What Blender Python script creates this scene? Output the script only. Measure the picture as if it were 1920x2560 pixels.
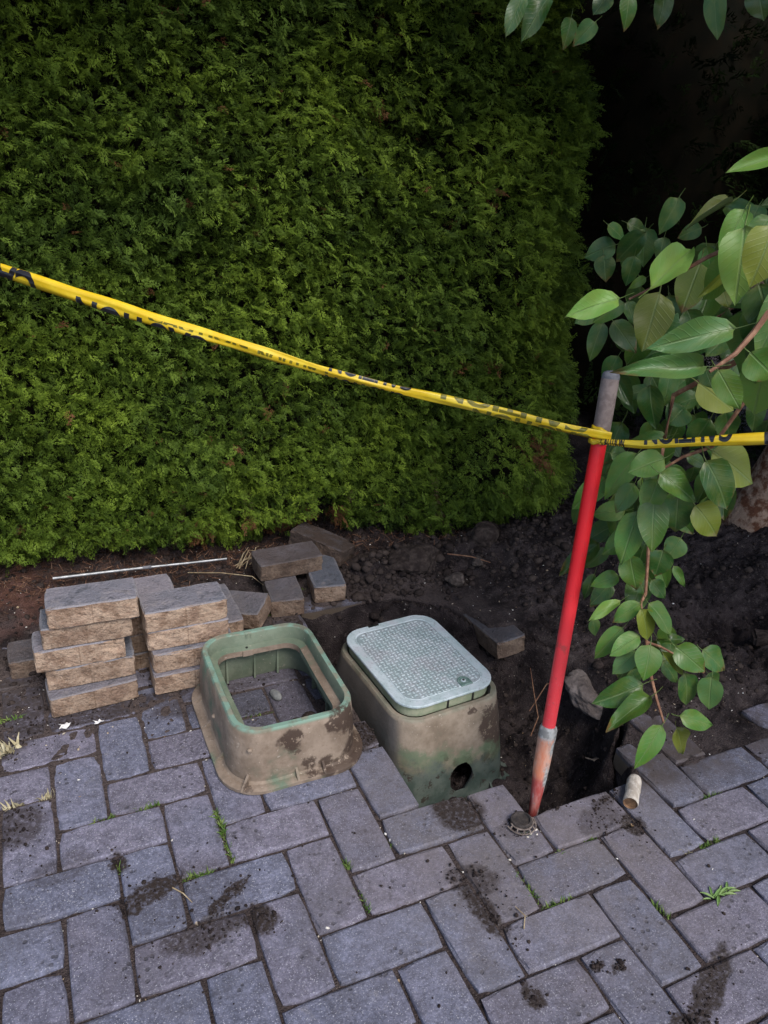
import bpy, bmesh, math, random
import numpy as np
from mathutils import Vector, Matrix, Euler

for _o in list(bpy.data.objects):
    bpy.data.objects.remove(_o, do_unlink=True)
scene = bpy.context.scene
COL = scene.collection
random.seed(7)
rng = np.random.default_rng(7)
R = math.radians

# ------------------------------------------------------------------ camera
cam_data = bpy.data.cameras.new("camera")
cam = bpy.data.objects.new("camera", cam_data)
COL.objects.link(cam)
cam_data.sensor_fit = 'VERTICAL'
cam_data.sensor_height = 36.0
cam_data.lens = 1960.0 / 2560.0 * 36.0
cam_data.clip_start = 0.02
cam_data.clip_end = 500.0
_rows = ((0.91330043, -0.40437317, 0.04862791),
         (-0.13021175, -0.40302717, -0.90587748),
         (0.38591091, 0.82100636, -0.42073902))
_right, _down, _fwd = (Vector(r) for r in _rows)
CAM = Vector((-0.02489027, -0.96590632, 1.24142988))
cam.matrix_world = Matrix(((_right.x, -_down.x, -_fwd.x, CAM.x),
                           (_right.y, -_down.y, -_fwd.y, CAM.y),
                           (_right.z, -_down.z, -_fwd.z, CAM.z),
                           (0, 0, 0, 1)))
scene.camera = cam

# ------------------------------------------------------------------ sky, sun, exposure
SUN_EL, SUN_AZ = R(52), R(172)          # azimuth of the sun, clockwise from +Y: behind the camera
world = bpy.data.worlds.new("World")
scene.world = world
world.use_nodes = True
_nt = world.node_tree
_nt.nodes.clear()
_sky = _nt.nodes.new('ShaderNodeTexSky')
_sky.sky_type = 'NISHITA'
_sky.sun_disc = False
_sky.sun_elevation = SUN_EL
_sky.sun_rotation = SUN_AZ
_sky.dust_density = 2.0
_bg = _nt.nodes.new('ShaderNodeBackground')
_bg.inputs[1].default_value = 0.125
_wo = _nt.nodes.new('ShaderNodeOutputWorld')
_nt.links.new(_sky.outputs[0], _bg.inputs[0])
_nt.links.new(_bg.outputs[0], _wo.inputs[0])
sun_data = bpy.data.lights.new("sun", 'SUN')
sun = bpy.data.objects.new("sun", sun_data)
COL.objects.link(sun)
sun_data.energy = 1.5
sun_data.angle = R(26)
sun_data.color = (1.0, 0.96, 0.91)
_sd = Vector((math.sin(SUN_AZ) * math.cos(SUN_EL), math.cos(SUN_AZ) * math.cos(SUN_EL), math.sin(SUN_EL)))
sun.rotation_euler = (-_sd).to_track_quat('-Z', 'Y').to_euler()
scene.view_settings.view_transform = 'Standard'
scene.view_settings.look = 'None'
scene.view_settings.gamma = 1.0
scene.view_settings.use_curve_mapping = False
scene.view_settings.exposure = 0.95
scene.cycles.denoising_prefilter = 'NONE'
scene.cycles.max_bounces = 6
scene.cycles.transparent_max_bounces = 4

# ------------------------------------------------------------------ helpers
def link(o, parent=None):
    COL.objects.link(o)
    if parent is not None:
        o.parent = parent
    return o

def tag(o, label=None, cat=None, group=None, kind=None):
    if label: o["label"] = label
    if cat: o["category"] = cat
    if group: o["group"] = group
    if kind: o["kind"] = kind
    return o

def empty(name, loc=(0, 0, 0), rot=(0, 0, 0)):
    o = bpy.data.objects.new(name, None)
    o.empty_display_size = 0.05
    o.location = loc
    o.rotation_euler = rot
    return link(o)

def mesh_obj(name, me, mat=None, parent=None):
    if mat is not None and len(me.materials) == 0:
        me.materials.append(mat)
    return link(bpy.data.objects.new(name, me), parent)

def from_bm(name, bm, mat=None, parent=None, smooth=False):
    me = bpy.data.meshes.new(name)
    bm.normal_update()
    bm.to_mesh(me)
    bm.free()
    if smooth:
        me.polygons.foreach_set("use_smooth", [True] * len(me.polygons))
        me.set_sharp_from_angle(angle=R(38))
    return mesh_obj(name, me, mat, parent)

def np_mesh(name, verts, faces, smooth=False, fcol=None, vcol=None):
    """verts (N,3), faces (M,k) with equal k; optional point attribute 'tint'."""
    me = bpy.data.meshes.new(name)
    verts = np.asarray(verts, np.float32)
    faces = np.asarray(faces, np.int32)
    m, k = faces.shape
    me.vertices.add(len(verts))
    me.vertices.foreach_set("co", verts.ravel())
    me.loops.add(m * k)
    me.loops.foreach_set("vertex_index", faces.ravel())
    me.polygons.add(m)
    me.polygons.foreach_set("loop_start", np.arange(0, m * k, k, dtype=np.int32))
    if smooth:
        me.polygons.foreach_set("use_smooth", np.ones(m, bool))
    if vcol is not None:
        a = me.attributes.new("tint", 'FLOAT', 'POINT')
        a.data.foreach_set("value", np.asarray(vcol, np.float32))
    me.update(calc_edges=True)
    return me

def _hash(ix, iy, iz, seed):
    h = (ix.astype(np.int64) * 374761393 + iy.astype(np.int64) * 668265263 + iz.astype(np.int64) * 2147483647 + seed * 974634777) & 0xFFFFFFFF
    h = ((h ^ (h >> 13)) * 1274126177) & 0xFFFFFFFF
    h = h ^ (h >> 16)
    return (h & 0xFFFF) / 65535.0

def vnoise(x, y, z=0.0, scale=1.0, seed=0):
    """value noise, -1..1"""
    x = np.asarray(x, float) * scale
    y = np.asarray(y, float) * scale
    z = np.zeros_like(x) + np.asarray(z, float) * scale
    xi, yi, zi = np.floor(x), np.floor(y), np.floor(z)
    fx, fy, fz = x - xi, y - yi, z - zi
    u, v, w = (f * f * (3 - 2 * f) for f in (fx, fy, fz))
    r = 0
    for a in (0, 1):
        for b in (0, 1):
            for c in (0, 1):
                r = r + _hash(xi + a, yi + b, zi + c, seed) * (u if a else 1 - u) * (v if b else 1 - v) * (w if c else 1 - w)
    return r * 2 - 1

def fbm(x, y, z=0.0, scale=1.0, seed=0, octs=4):
    r, a = 0, 1.0
    for k in range(octs):
        r = r + a * vnoise(x, y, z, scale * 2 ** k, seed + k)
        a *= 0.5
    return r

def sstep(e0, e1, x):
    t = np.clip((x - e0) / (e1 - e0), 0, 1)
    return t * t * (3 - 2 * t)

# ---- node helper
class NT:
    def __init__(self, name):
        self.mat = bpy.data.materials.new(name)
        self.mat.use_nodes = True
        self.t = self.mat.node_tree
        self.t.nodes.clear()
        self.out = self.t.nodes.new('ShaderNodeOutputMaterial')
        self.b = self.t.nodes.new('ShaderNodeBsdfPrincipled')
        self.t.links.new(self.b.outputs[0], self.out.inputs[0])
    def n(self, typ, **kw):
        nd = self.t.nodes.new(typ)
        for k, v in kw.items():
            setattr(nd, k, v)
        return nd
    def l(self, a, b):
        self.t.links.new(a, b)
    def put(self, sock, v):
        if hasattr(v, 'is_output'):
            self.l(v, sock)
        elif isinstance(v, (tuple, list)) and len(v) == 3 and sock.type == 'RGBA':
            sock.default_value = (*v, 1)
        else:
            sock.default_value = v
    def math(self, op, a, b=0.0, c=None, clamp=False):
        nd = self.n('ShaderNodeMath', operation=op, use_clamp=clamp)
        self.put(nd.inputs[0], a); self.put(nd.inputs[1], b)
        if c is not None: self.put(nd.inputs[2], c)
        return nd.outputs[0]
    def vec(self, op, a, b=(0, 0, 0)):
        nd = self.n('ShaderNodeVectorMath', operation=op)
        self.put(nd.inputs[0], a); self.put(nd.inputs[1], b)
        return nd.outputs['Value'] if op in ('LENGTH', 'DISTANCE', 'DOT_PRODUCT') else nd.outputs['Vector']
    def ramp(self, fac, lo, hi, a=0.0, b=1.0):
        nd = self.n('ShaderNodeMapRange', interpolation_type='SMOOTHSTEP')
        self.put(nd.inputs[0], fac)
        for i, v in zip((1, 2, 3, 4), (lo, hi, a, b)):
            self.put(nd.inputs[i], v)
        return nd.outputs[0]
    def mix(self, fac, a, b):
        nd = self.n('ShaderNodeMix', data_type='RGBA')
        self.put(nd.inputs[0], fac); self.put(nd.inputs[6], a); self.put(nd.inputs[7], b)
        return nd.outputs[2]
    def noise(self, vec, scale, detail=3.0, rough=0.55, color=False):
        nd = self.n('ShaderNodeTexNoise')
        if vec is not None: self.l(vec, nd.inputs['Vector'])
        nd.inputs['Scale'].default_value = scale
        nd.inputs['Detail'].default_value = detail
        nd.inputs['Roughness'].default_value = rough
        return nd.outputs['Color' if color else 'Fac']
    def voro(self, vec, scale, feature='F1'):
        nd = self.n('ShaderNodeTexVoronoi', feature=feature)
        if vec is not None: self.l(vec, nd.inputs['Vector'])
        nd.inputs['Scale'].default_value = scale
        return nd.outputs['Distance'], nd.outputs.get('Color')
    def pos(self):
        return self.n('ShaderNodeNewGeometry').outputs['Position']
    def objc(self):
        return self.n('ShaderNodeTexCoord').outputs['Object']
    def rand(self):
        return self.n('ShaderNodeObjectInfo').outputs['Random']
    def sep(self, v):
        nd = self.n('ShaderNodeSeparateXYZ'); self.l(v, nd.inputs[0])
        return nd.outputs
    def attr(self, name):
        return self.n('ShaderNodeAttribute', attribute_name=name).outputs['Fac']
    def bump(self, h, dist=0.002, strength=1.0):
        nd = self.n('ShaderNodeBump')
        nd.inputs['Strength'].default_value = strength
        nd.inputs['Distance'].default_value = dist
        self.l(h, nd.inputs['Height'])
        self.l(nd.outputs[0], self.b.inputs['Normal'])
    def done(self, color, rough=0.8, spec=0.3, metal=0.0):
        self.put(self.b.inputs['Base Color'], color)
        self.put(self.b.inputs['Roughness'], rough)
        self.put(self.b.inputs['Specular IOR Level'], spec)
        self.put(self.b.inputs['Metallic'], metal)
        return self.mat

def stains(m, p, spots, amp=0.03, nscale=26.0):
    """irregular stains at world places: (x, y, rx, ry, angle, strength) -> mask socket"""
    nz = m.noise(p, nscale, 4.0, 0.65, color=True)
    off = m.vec('SCALE', m.vec('SUBTRACT', nz, (0.5, 0.5, 0.5)))
    off.node.inputs['Scale'].default_value = amp * 2
    q = m.vec('ADD', p, off)
    tot = None
    for (x, y, rx, ry, ang, st) in spots:
        mp = m.n('ShaderNodeMapping', vector_type='TEXTURE')
        m.l(q, mp.inputs[0])
        mp.inputs['Location'].default_value = (x, y, 0)
        mp.inputs['Rotation'].default_value = (0, 0, ang)
        mp.inputs['Scale'].default_value = (rx, ry, 10.0)
        d = m.vec('LENGTH', mp.outputs[0])
        k = m.ramp(d, 0.75, 1.1, st, 0.0)
        tot = k if tot is None else m.math('MAXIMUM', tot, k)
    return tot

# ------------------------------------------------------------------ materials
PAVER_STAINS = [
    (0.055, 0.095, 0.060, 0.020, 0.25, 0.95), (0.012, 0.075, 0.018, 0.018, 0, 0.95),
    (0.127, -0.020, 0.070, 0.028, 0.1, 0.75), (0.215, -0.030, 0.022, 0.030, 0.5, 0.95), (0.175, 0.035, 0.05, 0.010, 0.6, 0.9),
    (0.662, 0.060, 0.046, 0.050, 0.3, 0.92), (0.610, -0.100, 0.045, 0.030, -0.5, 0.7), (0.595, -0.165, 0.020, 0.055, 0.2, 0.9),
    (-0.185, 0.345, 0.060, 0.05, 0.0, 0.7), (0.875, -0.43, 0.085, 0.020, 0.5, 0.9), (0.80, -0.47, 0.03, 0.02, 0.0, 0.9),
    (0.560, 0.345, 0.055, 0.040, 0.6, 0.9), (0.985, -0.105, 0.022, 0.026, 0.2, 0.9), (0.93, -0.07, 0.05, 0.03, 0.2, 0.45),
    (0.000, 0.180, 0.014, 0.022, 0.2, 0.95), (-0.10, 0.20, 0.05, 0.03, 0.2, 0.4), (0.588, -0.331, 0.014, 0.020, 0.2, 0.9),
    (0.10, 0.045, 0.10, 0.08, 0.2, 0.35), (0.40, 0.60, 0.16, 0.14, 0.3, 0.45), (0.97, -0.03, 0.03, 0.012, 0.2, 0.6),
    (0.03, 0.640, 0.20, 0.028, 0.05, 0.8), (-0.20, 0.76, 0.13, 0.12, 0.1, 0.75), (-0.22, 0.60, 0.09, 0.05, 0.3, 0.7), (0.26, 0.60, 0.12, 0.03, 0.1, 0.6), (0.45, 0.86, 0.12, 0.09, 0.1, 0.6), (0.72, -0.33, 0.012, 0.007, 0.2, 0.8), (0.755, -0.345, 0.012, 0.006, 0.2, 0.7),
    (0.87, 0.00, 0.02, 0.012, 0.2, 0.6), (1.2, 0.05, 0.12, 0.08, 0.1, 0.5), (0.75, -0.02, 0.03, 0.02, 0.0, 0.3),
]

def mat_paver():
    m = NT("paver_concrete")
    p = m.pos()
    rnd = m.rand()
    blue, purple = (0.118, 0.124, 0.172), (0.136, 0.126, 0.164)
    big = m.noise(p, 7.0, 3.0)
    f = m.math('ADD', m.math('MULTIPLY', rnd, 0.75), m.math('MULTIPLY', big, 0.9))
    c = m.mix(m.ramp(f, 0.45, 1.15), blue, purple)
    v = m.math('MULTIPLY', m.ramp(m.math('FRACT', m.math('MULTIPLY', rnd, 7.31)), 0, 1, 0.88, 1.12),
               m.math('MULTIPLY', m.ramp(m.noise(p, 34.0, 5.0, 0.75), 0.28, 0.72, 0.68, 1.30), m.ramp(m.noise(p, 150.0, 3.0, 0.7), 0.30, 0.70, 0.74, 1.26)))
    hs = m.n('ShaderNodeHueSaturation'); m.put(hs.inputs['Color'], c); m.put(hs.inputs['Value'], v); c = hs.outputs[0]
    # aggregate: pale and dark grains
    dist, vc = m.voro(p, 420.0)
    g = m.noise(p, 380.0, 1.0)
    c = m.mix(m.ramp(g, 0.62, 0.72, 0, 0.60), c, (0.46, 0.46, 0.50))
    c = m.mix(m.ramp(g, 0.36, 0.28, 0, 0.45), c, (0.03, 0.03, 0.035))
    # small pits and droplets of mud
    pd, _ = m.voro(p, 62.0)
    pn = m.noise(p, 9.0, 2.0)
    pit = m.math('MULTIPLY', m.ramp(pd, 0.30, 0.16), m.ramp(pn, 0.50, 0.62))
    c = m.mix(m.math('MULTIPLY', pit, 0.6), c, (0.020, 0.018, 0.018))
    # pale worn lime bloom
    c = m.mix(m.ramp(m.noise(p, 16.0, 5.0, 0.7), 0.60, 0.76, 0, 0.35), c, (0.30, 0.28, 0.27))
    # old damp smudges
    c = m.mix(m.ramp(m.noise(p, 4.5, 5.0, 0.7), 0.50, 0.66, 0, 0.45), c, (0.072, 0.068, 0.078))
    # brown dust trodden round the dig
    dst = m.math('MULTIPLY', m.ramp(m.vec('DISTANCE', p, (0.80, 0.02, 0.0)), 0.62, 0.15), m.ramp(m.noise(p, 10.0, 4.0, 0.7), 0.30, 0.62, 0.35, 1.0))
    c = m.mix(m.math('MULTIPLY', dst, 0.6), c, (0.140, 0.118, 0.112))
    # wet mud stains
    st = stains(m, p, [(a, b, c_ * 1.25, d * 1.25, e, min(1, f * 1.1)) for a, b, c_, d, e, f in PAVER_STAINS], 0.024, 30.0)
    brk = m.ramp(m.noise(p, 120.0, 3.0, 0.7), 0.30, 0.55, 0.45, 1.0)
    st = m.math('MULTIPLY', st, brk)
    c = m.mix(st, c, (0.030, 0.022, 0.019))
    # soil washed over the pavers towards the bed
    z = m.sep(p)
    bed = m.math('ADD', m.ramp(z[1], 0.56, 0.92), m.math('MULTIPLY', m.ramp(z[0], 0.9, 1.15), m.ramp(z[1], -0.14, 0.02)), clamp=True)
    bed = m.math('MULTIPLY', bed, m.ramp(m.noise(p, 14.0, 4.0, 0.65), 0.36, 0.60, 0.15, 0.85))
    c = m.mix(bed, c, (0.060, 0.046, 0.040))
    # sides (below the worn face): tan cement
    side = m.ramp(z[2], -0.010, -0.016)
    c = m.mix(side, c, (0.10, 0.075, 0.055))
    m.bump(m.math('ADD', m.noise(p, 260.0, 3.0, 0.7), m.math('MULTIPLY', pit, -0.8)), 0.0022, 0.8)
    return m.done(c, m.mix(st, (0.80,) * 3, (0.5,) * 3), 0.28)

def mat_brick():
    """loose pavers: blue-grey face (local +Z), tan cast sides"""
    m = NT("loose_brick_concrete")
    o = m.objc(); rnd = m.rand()
    sh = m.vec('ADD', o, m.n('ShaderNodeCombineXYZ').outputs[0])
    cb = sh.node.inputs[1].links[0].from_node
    m.put(cb.inputs[0], m.math('MULTIPLY', rnd, 37.0)); m.put(cb.inputs[1], m.math('MULTIPLY', rnd, 91.0))
    nl = m.sep(m.n('ShaderNodeTexCoord').outputs['Normal'])
    z = m.sep(o)
    edge = m.math('ADD', z[2], m.math('MULTIPLY', m.noise(sh, 60.0, 3.0), 0.008))
    top = m.math('MULTIPLY', m.ramp(edge, 0.0535, 0.0555), m.ramp(nl[2], 0.2, 0.5))
    tn = m.noise(sh, 28.0, 5.0, 0.7)
    tan = m.mix(m.ramp(tn, 0.34, 0.62), (0.220, 0.142, 0.098), (0.425, 0.308, 0.225))
    tan = m.mix(m.ramp(m.noise(sh, 13.0, 3.0), 0.50, 0.72, 0, 0.55), tan, (0.235, 0.150, 0.110))
    tan = m.mix(m.ramp(m.noise(sh, 90.0, 2.0), 0.58, 0.72, 0, 0.6), tan, (0.13, 0.085, 0.055))
    tan = m.mix(m.ramp(m.noise(sh, 150.0, 2.0), 0.63, 0.72, 0, 0.5), tan, (0.55, 0.44, 0.34))
    hs = m.n('ShaderNodeHueSaturation'); m.put(hs.inputs['Color'], tan)
    m.put(hs.inputs['Value'], m.ramp(rnd, 0, 1, 0.85, 1.12)); tan = hs.outputs[0]
    grey = m.mix(m.ramp(m.math('ADD', rnd, m.math('MULTIPLY', m.noise(sh, 11.0, 3.0), 0.8)), 0.5, 1.2), (0.120, 0.132, 0.162), (0.225, 0.205, 0.230))
    g = m.noise(sh, 330.0, 1.0)
    grey = m.mix(m.ramp(g, 0.64, 0.74, 0, 0.5), grey, (0.36, 0.36, 0.38))
    grey = m.mix(m.ramp(m.noise(sh, 24.0, 4.0, 0.7), 0.54, 0.70, 0, 0.6), grey, (0.29, 0.26, 0.26))
    grey = m.mix(m.ramp(m.noise(sh, 40.0, 4.0, 0.7), 0.46, 0.32, 0, 0.6), grey, (0.06, 0.062, 0.072))
    ed = m.math('MAXIMUM', m.ramp(m.math('ABSOLUTE', z[1]), .040, .048), m.ramp(m.math('ABSOLUTE', z[0]), .092, .099))
    grey = m.mix(m.math('MULTIPLY', ed, .45), grey, (0.33, 0.31, 0.32))
    dirt = m.n('ShaderNodeAttribute', attribute_name='dirt', attribute_type='OBJECT').outputs['Fac']
    c = m.mix(top, tan, grey)
    dm = m.math('MULTIPLY', dirt, m.ramp(m.noise(sh, 20.0, 4.0, 0.7), 0.25, 0.6, 0.70, 1.1))
    dm = m.math('MINIMUM', dm, 1.0)
    c = m.mix(dm, c, (0.062, 0.044, 0.036))
    # a cast line round the middle of the sides
    line = m.math('MULTIPLY', m.ramp(m.math('ABSOLUTE', m.math('ADD', z[0], 0.002)), 0.0022, 0.0008), m.math('SUBTRACT', 1.0, top))
    c = m.mix(m.math('MULTIPLY', line, 0.45), c, (0.14, 0.09, 0.06))
    hgt = m.math('ADD', m.noise(sh, 140.0, 4.0, 0.7), m.math('MULTIPLY', m.noise(sh, 35.0, 3.0), 1.4))
    m.bump(hgt, 0.0055, 0.9)
    return m.done(c, 0.88, 0.2)

def mat_soil():
    m = NT("soil")
    p = m.pos(); z = m.sep(p)
    n1 = m.noise(p, 9.0, 4.0, 0.65)
    c = m.mix(m.ramp(n1, 0.35, 0.68), (0.018, 0.0135, 0.0142), (0.062, 0.048, 0.047))
    c = m.mix(m.ramp(m.noise(p, 45.0, 4.0, 0.7), 0.52, 0.72, 0, 0.6), c, (0.120, 0.098, 0.090))
    red = m.math('MULTIPLY', m.ramp(z[0], 0.02, -0.10), m.ramp(z[1], 1.0, 1.1))
    c = m.mix(m.math('MULTIPLY', red, m.ramp(m.noise(p, 8.0, 2.0), 0.40, 0.60, 0.10, 0.7)), c, (0.130, 0.062, 0.048))
    lit = m.math('MULTIPLY', m.ramp(z[1], 1.06, 1.2), m.ramp(m.noise(p, 60.0, 3.0), 0.4, 0.6))
    c = m.mix(m.math('MULTIPLY', lit, m.ramp(z[0], 1.2, 0.6, 0, 0.5)), c, (0.085, 0.042, 0.026))
    c = m.mix(m.ramp(m.noise(p, 240.0, 2.0), 0.66, 0.74, 0, 0.5), c, (0.30, 0.26, 0.23))
    jf = m.math('MULTIPLY', m.math('MULTIPLY', m.ramp(z[2], -0.020, -0.013), m.ramp(z[1], -0.2, 0.55, 0.40, 1.0)), m.math('MULTIPLY', m.ramp(z[1], 1.0, 0.9), m.ramp(z[0], 1.2, 1.0)))
    c = m.mix(m.math('MULTIPLY', jf, m.ramp(m.noise(p, 120.0, 3.0), 0.3, 0.6, 0.3, 1.0)), c, (0.098, 0.076, 0.070))
    m.bump(m.math('ADD', m.noise(p, 70.0, 5.0, 0.75), m.noise(p, 260.0, 2.0)), 0.010, 0.9)
    return m.done(c, 0.95, 0.12)

def mat_simple(name, col, col2=None, scale=60.0, rough=0.8, spec=0.3, metal=0.0, bump=0.0, lo=0.4, hi=0.65):
    m = NT(name)
    o = m.objc()
    c = col
    if col2 is not None:
        c = m.mix(m.ramp(m.noise(o, scale, 4.0, 0.65), lo, hi), col, col2)
    if bump:
        m.bump(m.noise(o, scale * 2.5, 4.0, 0.7), bump, 0.8)
    return m.done(c, rough, spec, metal)

def mat_clod():
    m = NT("clod")
    t = m.attr("tint"); p = m.pos()
    c = m.mix(t, (0.016, 0.012, 0.012), (0.072, 0.055, 0.048))
    c = m.mix(m.ramp(m.noise(p, 160.0, 3.0), 0.45, 0.7, 0, 0.6), c, (0.05, 0.037, 0.032))
    m.bump(m.noise(p, 300.0, 3.0, 0.7), 0.003, 0.8)
    return m.done(c, 0.95, 0.1)

def mat_fleck():
    m = NT("pale_fleck")
    t = m.attr("tint")
    r = m.n('ShaderNodeValToRGB'); m.l(t, r.inputs[0])
    r.color_ramp.elements[0].color = (0.26, 0.17, 0.09, 1)
    r.color_ramp.elements[1].color = (0.74, 0.72, 0.70, 1)
    e = r.color_ramp.elements.new(0.5); e.color = (0.48, 0.42, 0.34, 1)
    return m.done(r.outputs[0], 0.85, 0.2)

def mat_foliage(name, deep, fresh, blue, trans=0.22, spec=0.2):
    m = NT(name)
    p = m.pos(); t = m.attr("tint")     # tint: 0..1 live sprays, above 1.5 dead ones
    c = m.mix(m.ramp(m.noise(p, 2.4, 3.0), 0.36, 0.64), deep, fresh)
    c = m.mix(m.math('MULTIPLY', m.ramp(m.noise(p, 1.7, 2.0), 0.52, 0.75), 0.45), c, blue)
    hs = m.n('ShaderNodeHueSaturation'); m.put(hs.inputs['Color'], c)
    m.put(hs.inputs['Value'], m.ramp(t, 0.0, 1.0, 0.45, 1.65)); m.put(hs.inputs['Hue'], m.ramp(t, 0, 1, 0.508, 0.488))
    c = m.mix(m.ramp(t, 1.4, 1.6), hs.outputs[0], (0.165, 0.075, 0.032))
    m.done(c, 0.65, spec)
    tr = m.n('ShaderNodeBsdfTranslucent'); m.put(tr.inputs[0], c)
    mx = m.n('ShaderNodeMixShader'); mx.inputs[0].default_value = trans
    m.l(m.b.outputs[0], mx.inputs[1]); m.l(tr.outputs[0], mx.inputs[2]); m.l(mx.outputs[0], m.out.inputs[0])
    return m.mat

def mat_leaf():
    m = NT("pear_leaf")
    oi = m.n('ShaderNodeObjectInfo')
    o = m.sep(m.objc()); rnd = oi.outputs['Random']
    base = oi.outputs['Color']
    ax = m.math('ABSOLUTE', o[0])
    # midrib and side veins, in the leaf's own unit space
    mid = m.ramp(ax, 0.035, 0.012)
    vv = m.math('FRACT', m.math('MULTIPLY', m.math('SUBTRACT', o[1], m.math('MULTIPLY', ax, 0.55)), 9.0))
    vein = m.math('MULTIPLY', m.ramp(m.math('ABSOLUTE', m.math('SUBTRACT', vv, 0.5)), 0.09, 0.01), 0.08)
    sp = m.vec('ADD', m.objc(), m.n('ShaderNodeCombineXYZ').outputs[0])
    m.put(sp.node.inputs[1].links[0].from_node.inputs[0], m.math('MULTIPLY', rnd, 50.0))
    c = m.mix(m.ramp(m.noise(sp, 3.0, 3.0), 0.35, 0.7, 0, 0.5), base, m.mix(0.5, base, (0.17, 0.17, 0.03)))
    hs = m.n('ShaderNodeHueSaturation'); m.put(hs.inputs['Color'], c); m.put(hs.inputs['Value'], m.ramp(rnd, 0, 1, 0.8, 1.25)); c = hs.outputs[0]
    edge = m.ramp(m.math('ABSOLUTE', m.math('SUBTRACT', o[1], 0.55)), 0.42, 0.5, 0, 0.25)
    c = m.mix(edge, c, (0.19, 0.18, 0.05))
    c = m.mix(m.math('MAXIMUM', m.math('MULTIPLY', mid, 0.40), vein), c, (0.15, 0.21, 0.08))
    # dust and spots
    d, _ = m.voro(sp, 34.0)
    c = m.mix(m.math('MULTIPLY', m.ramp(d, 0.22, 0.12), m.ramp(m.noise(sp, 5.0, 1.0), 0.58, 0.70, 0, 0.45)), c, (0.26, 0.28, 0.24))
    # browned tips and bites on some leaves
    br = m.math('MULTIPLY', m.ramp(m.math('FRACT', m.math('MULTIPLY', rnd, 17.3)), .62, .8), m.ramp(m.math('ADD', m.math('ADD', o[1], m.math('MULTIPLY', ax, .5)), m.math('MULTIPLY', m.noise(sp, 6.0, 3.0), .5)), 1.12, 1.26))
    c = m.mix(br, c, (.13, .085, .03))
    back = m.n('ShaderNodeNewGeometry').outputs['Backfacing']
    c = m.mix(m.math('MULTIPLY', back, 0.6), c, (0.13, 0.19, 0.10))
    m.bump(m.math('ADD', m.math('MULTIPLY', vein, .5), m.math('MULTIPLY', mid, -.6)), 0.02, 0.35)
    m.done(c, m.ramp(rnd, 0, 1, 0.30, 0.46), 0.36)
    tr = m.n('ShaderNodeBsdfTranslucent'); m.put(tr.inputs[0], m.mix(0.5, c, (0.16, 0.22, 0.03)))
    mx = m.n('ShaderNodeMixShader'); mx.inputs[0].default_value = 0.22
    m.l(m.b.outputs[0], mx.inputs[1]); m.l(tr.outputs[0], mx.inputs[2]); m.l(mx.outputs[0], m.out.inputs[0])
    return m.mat

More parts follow.
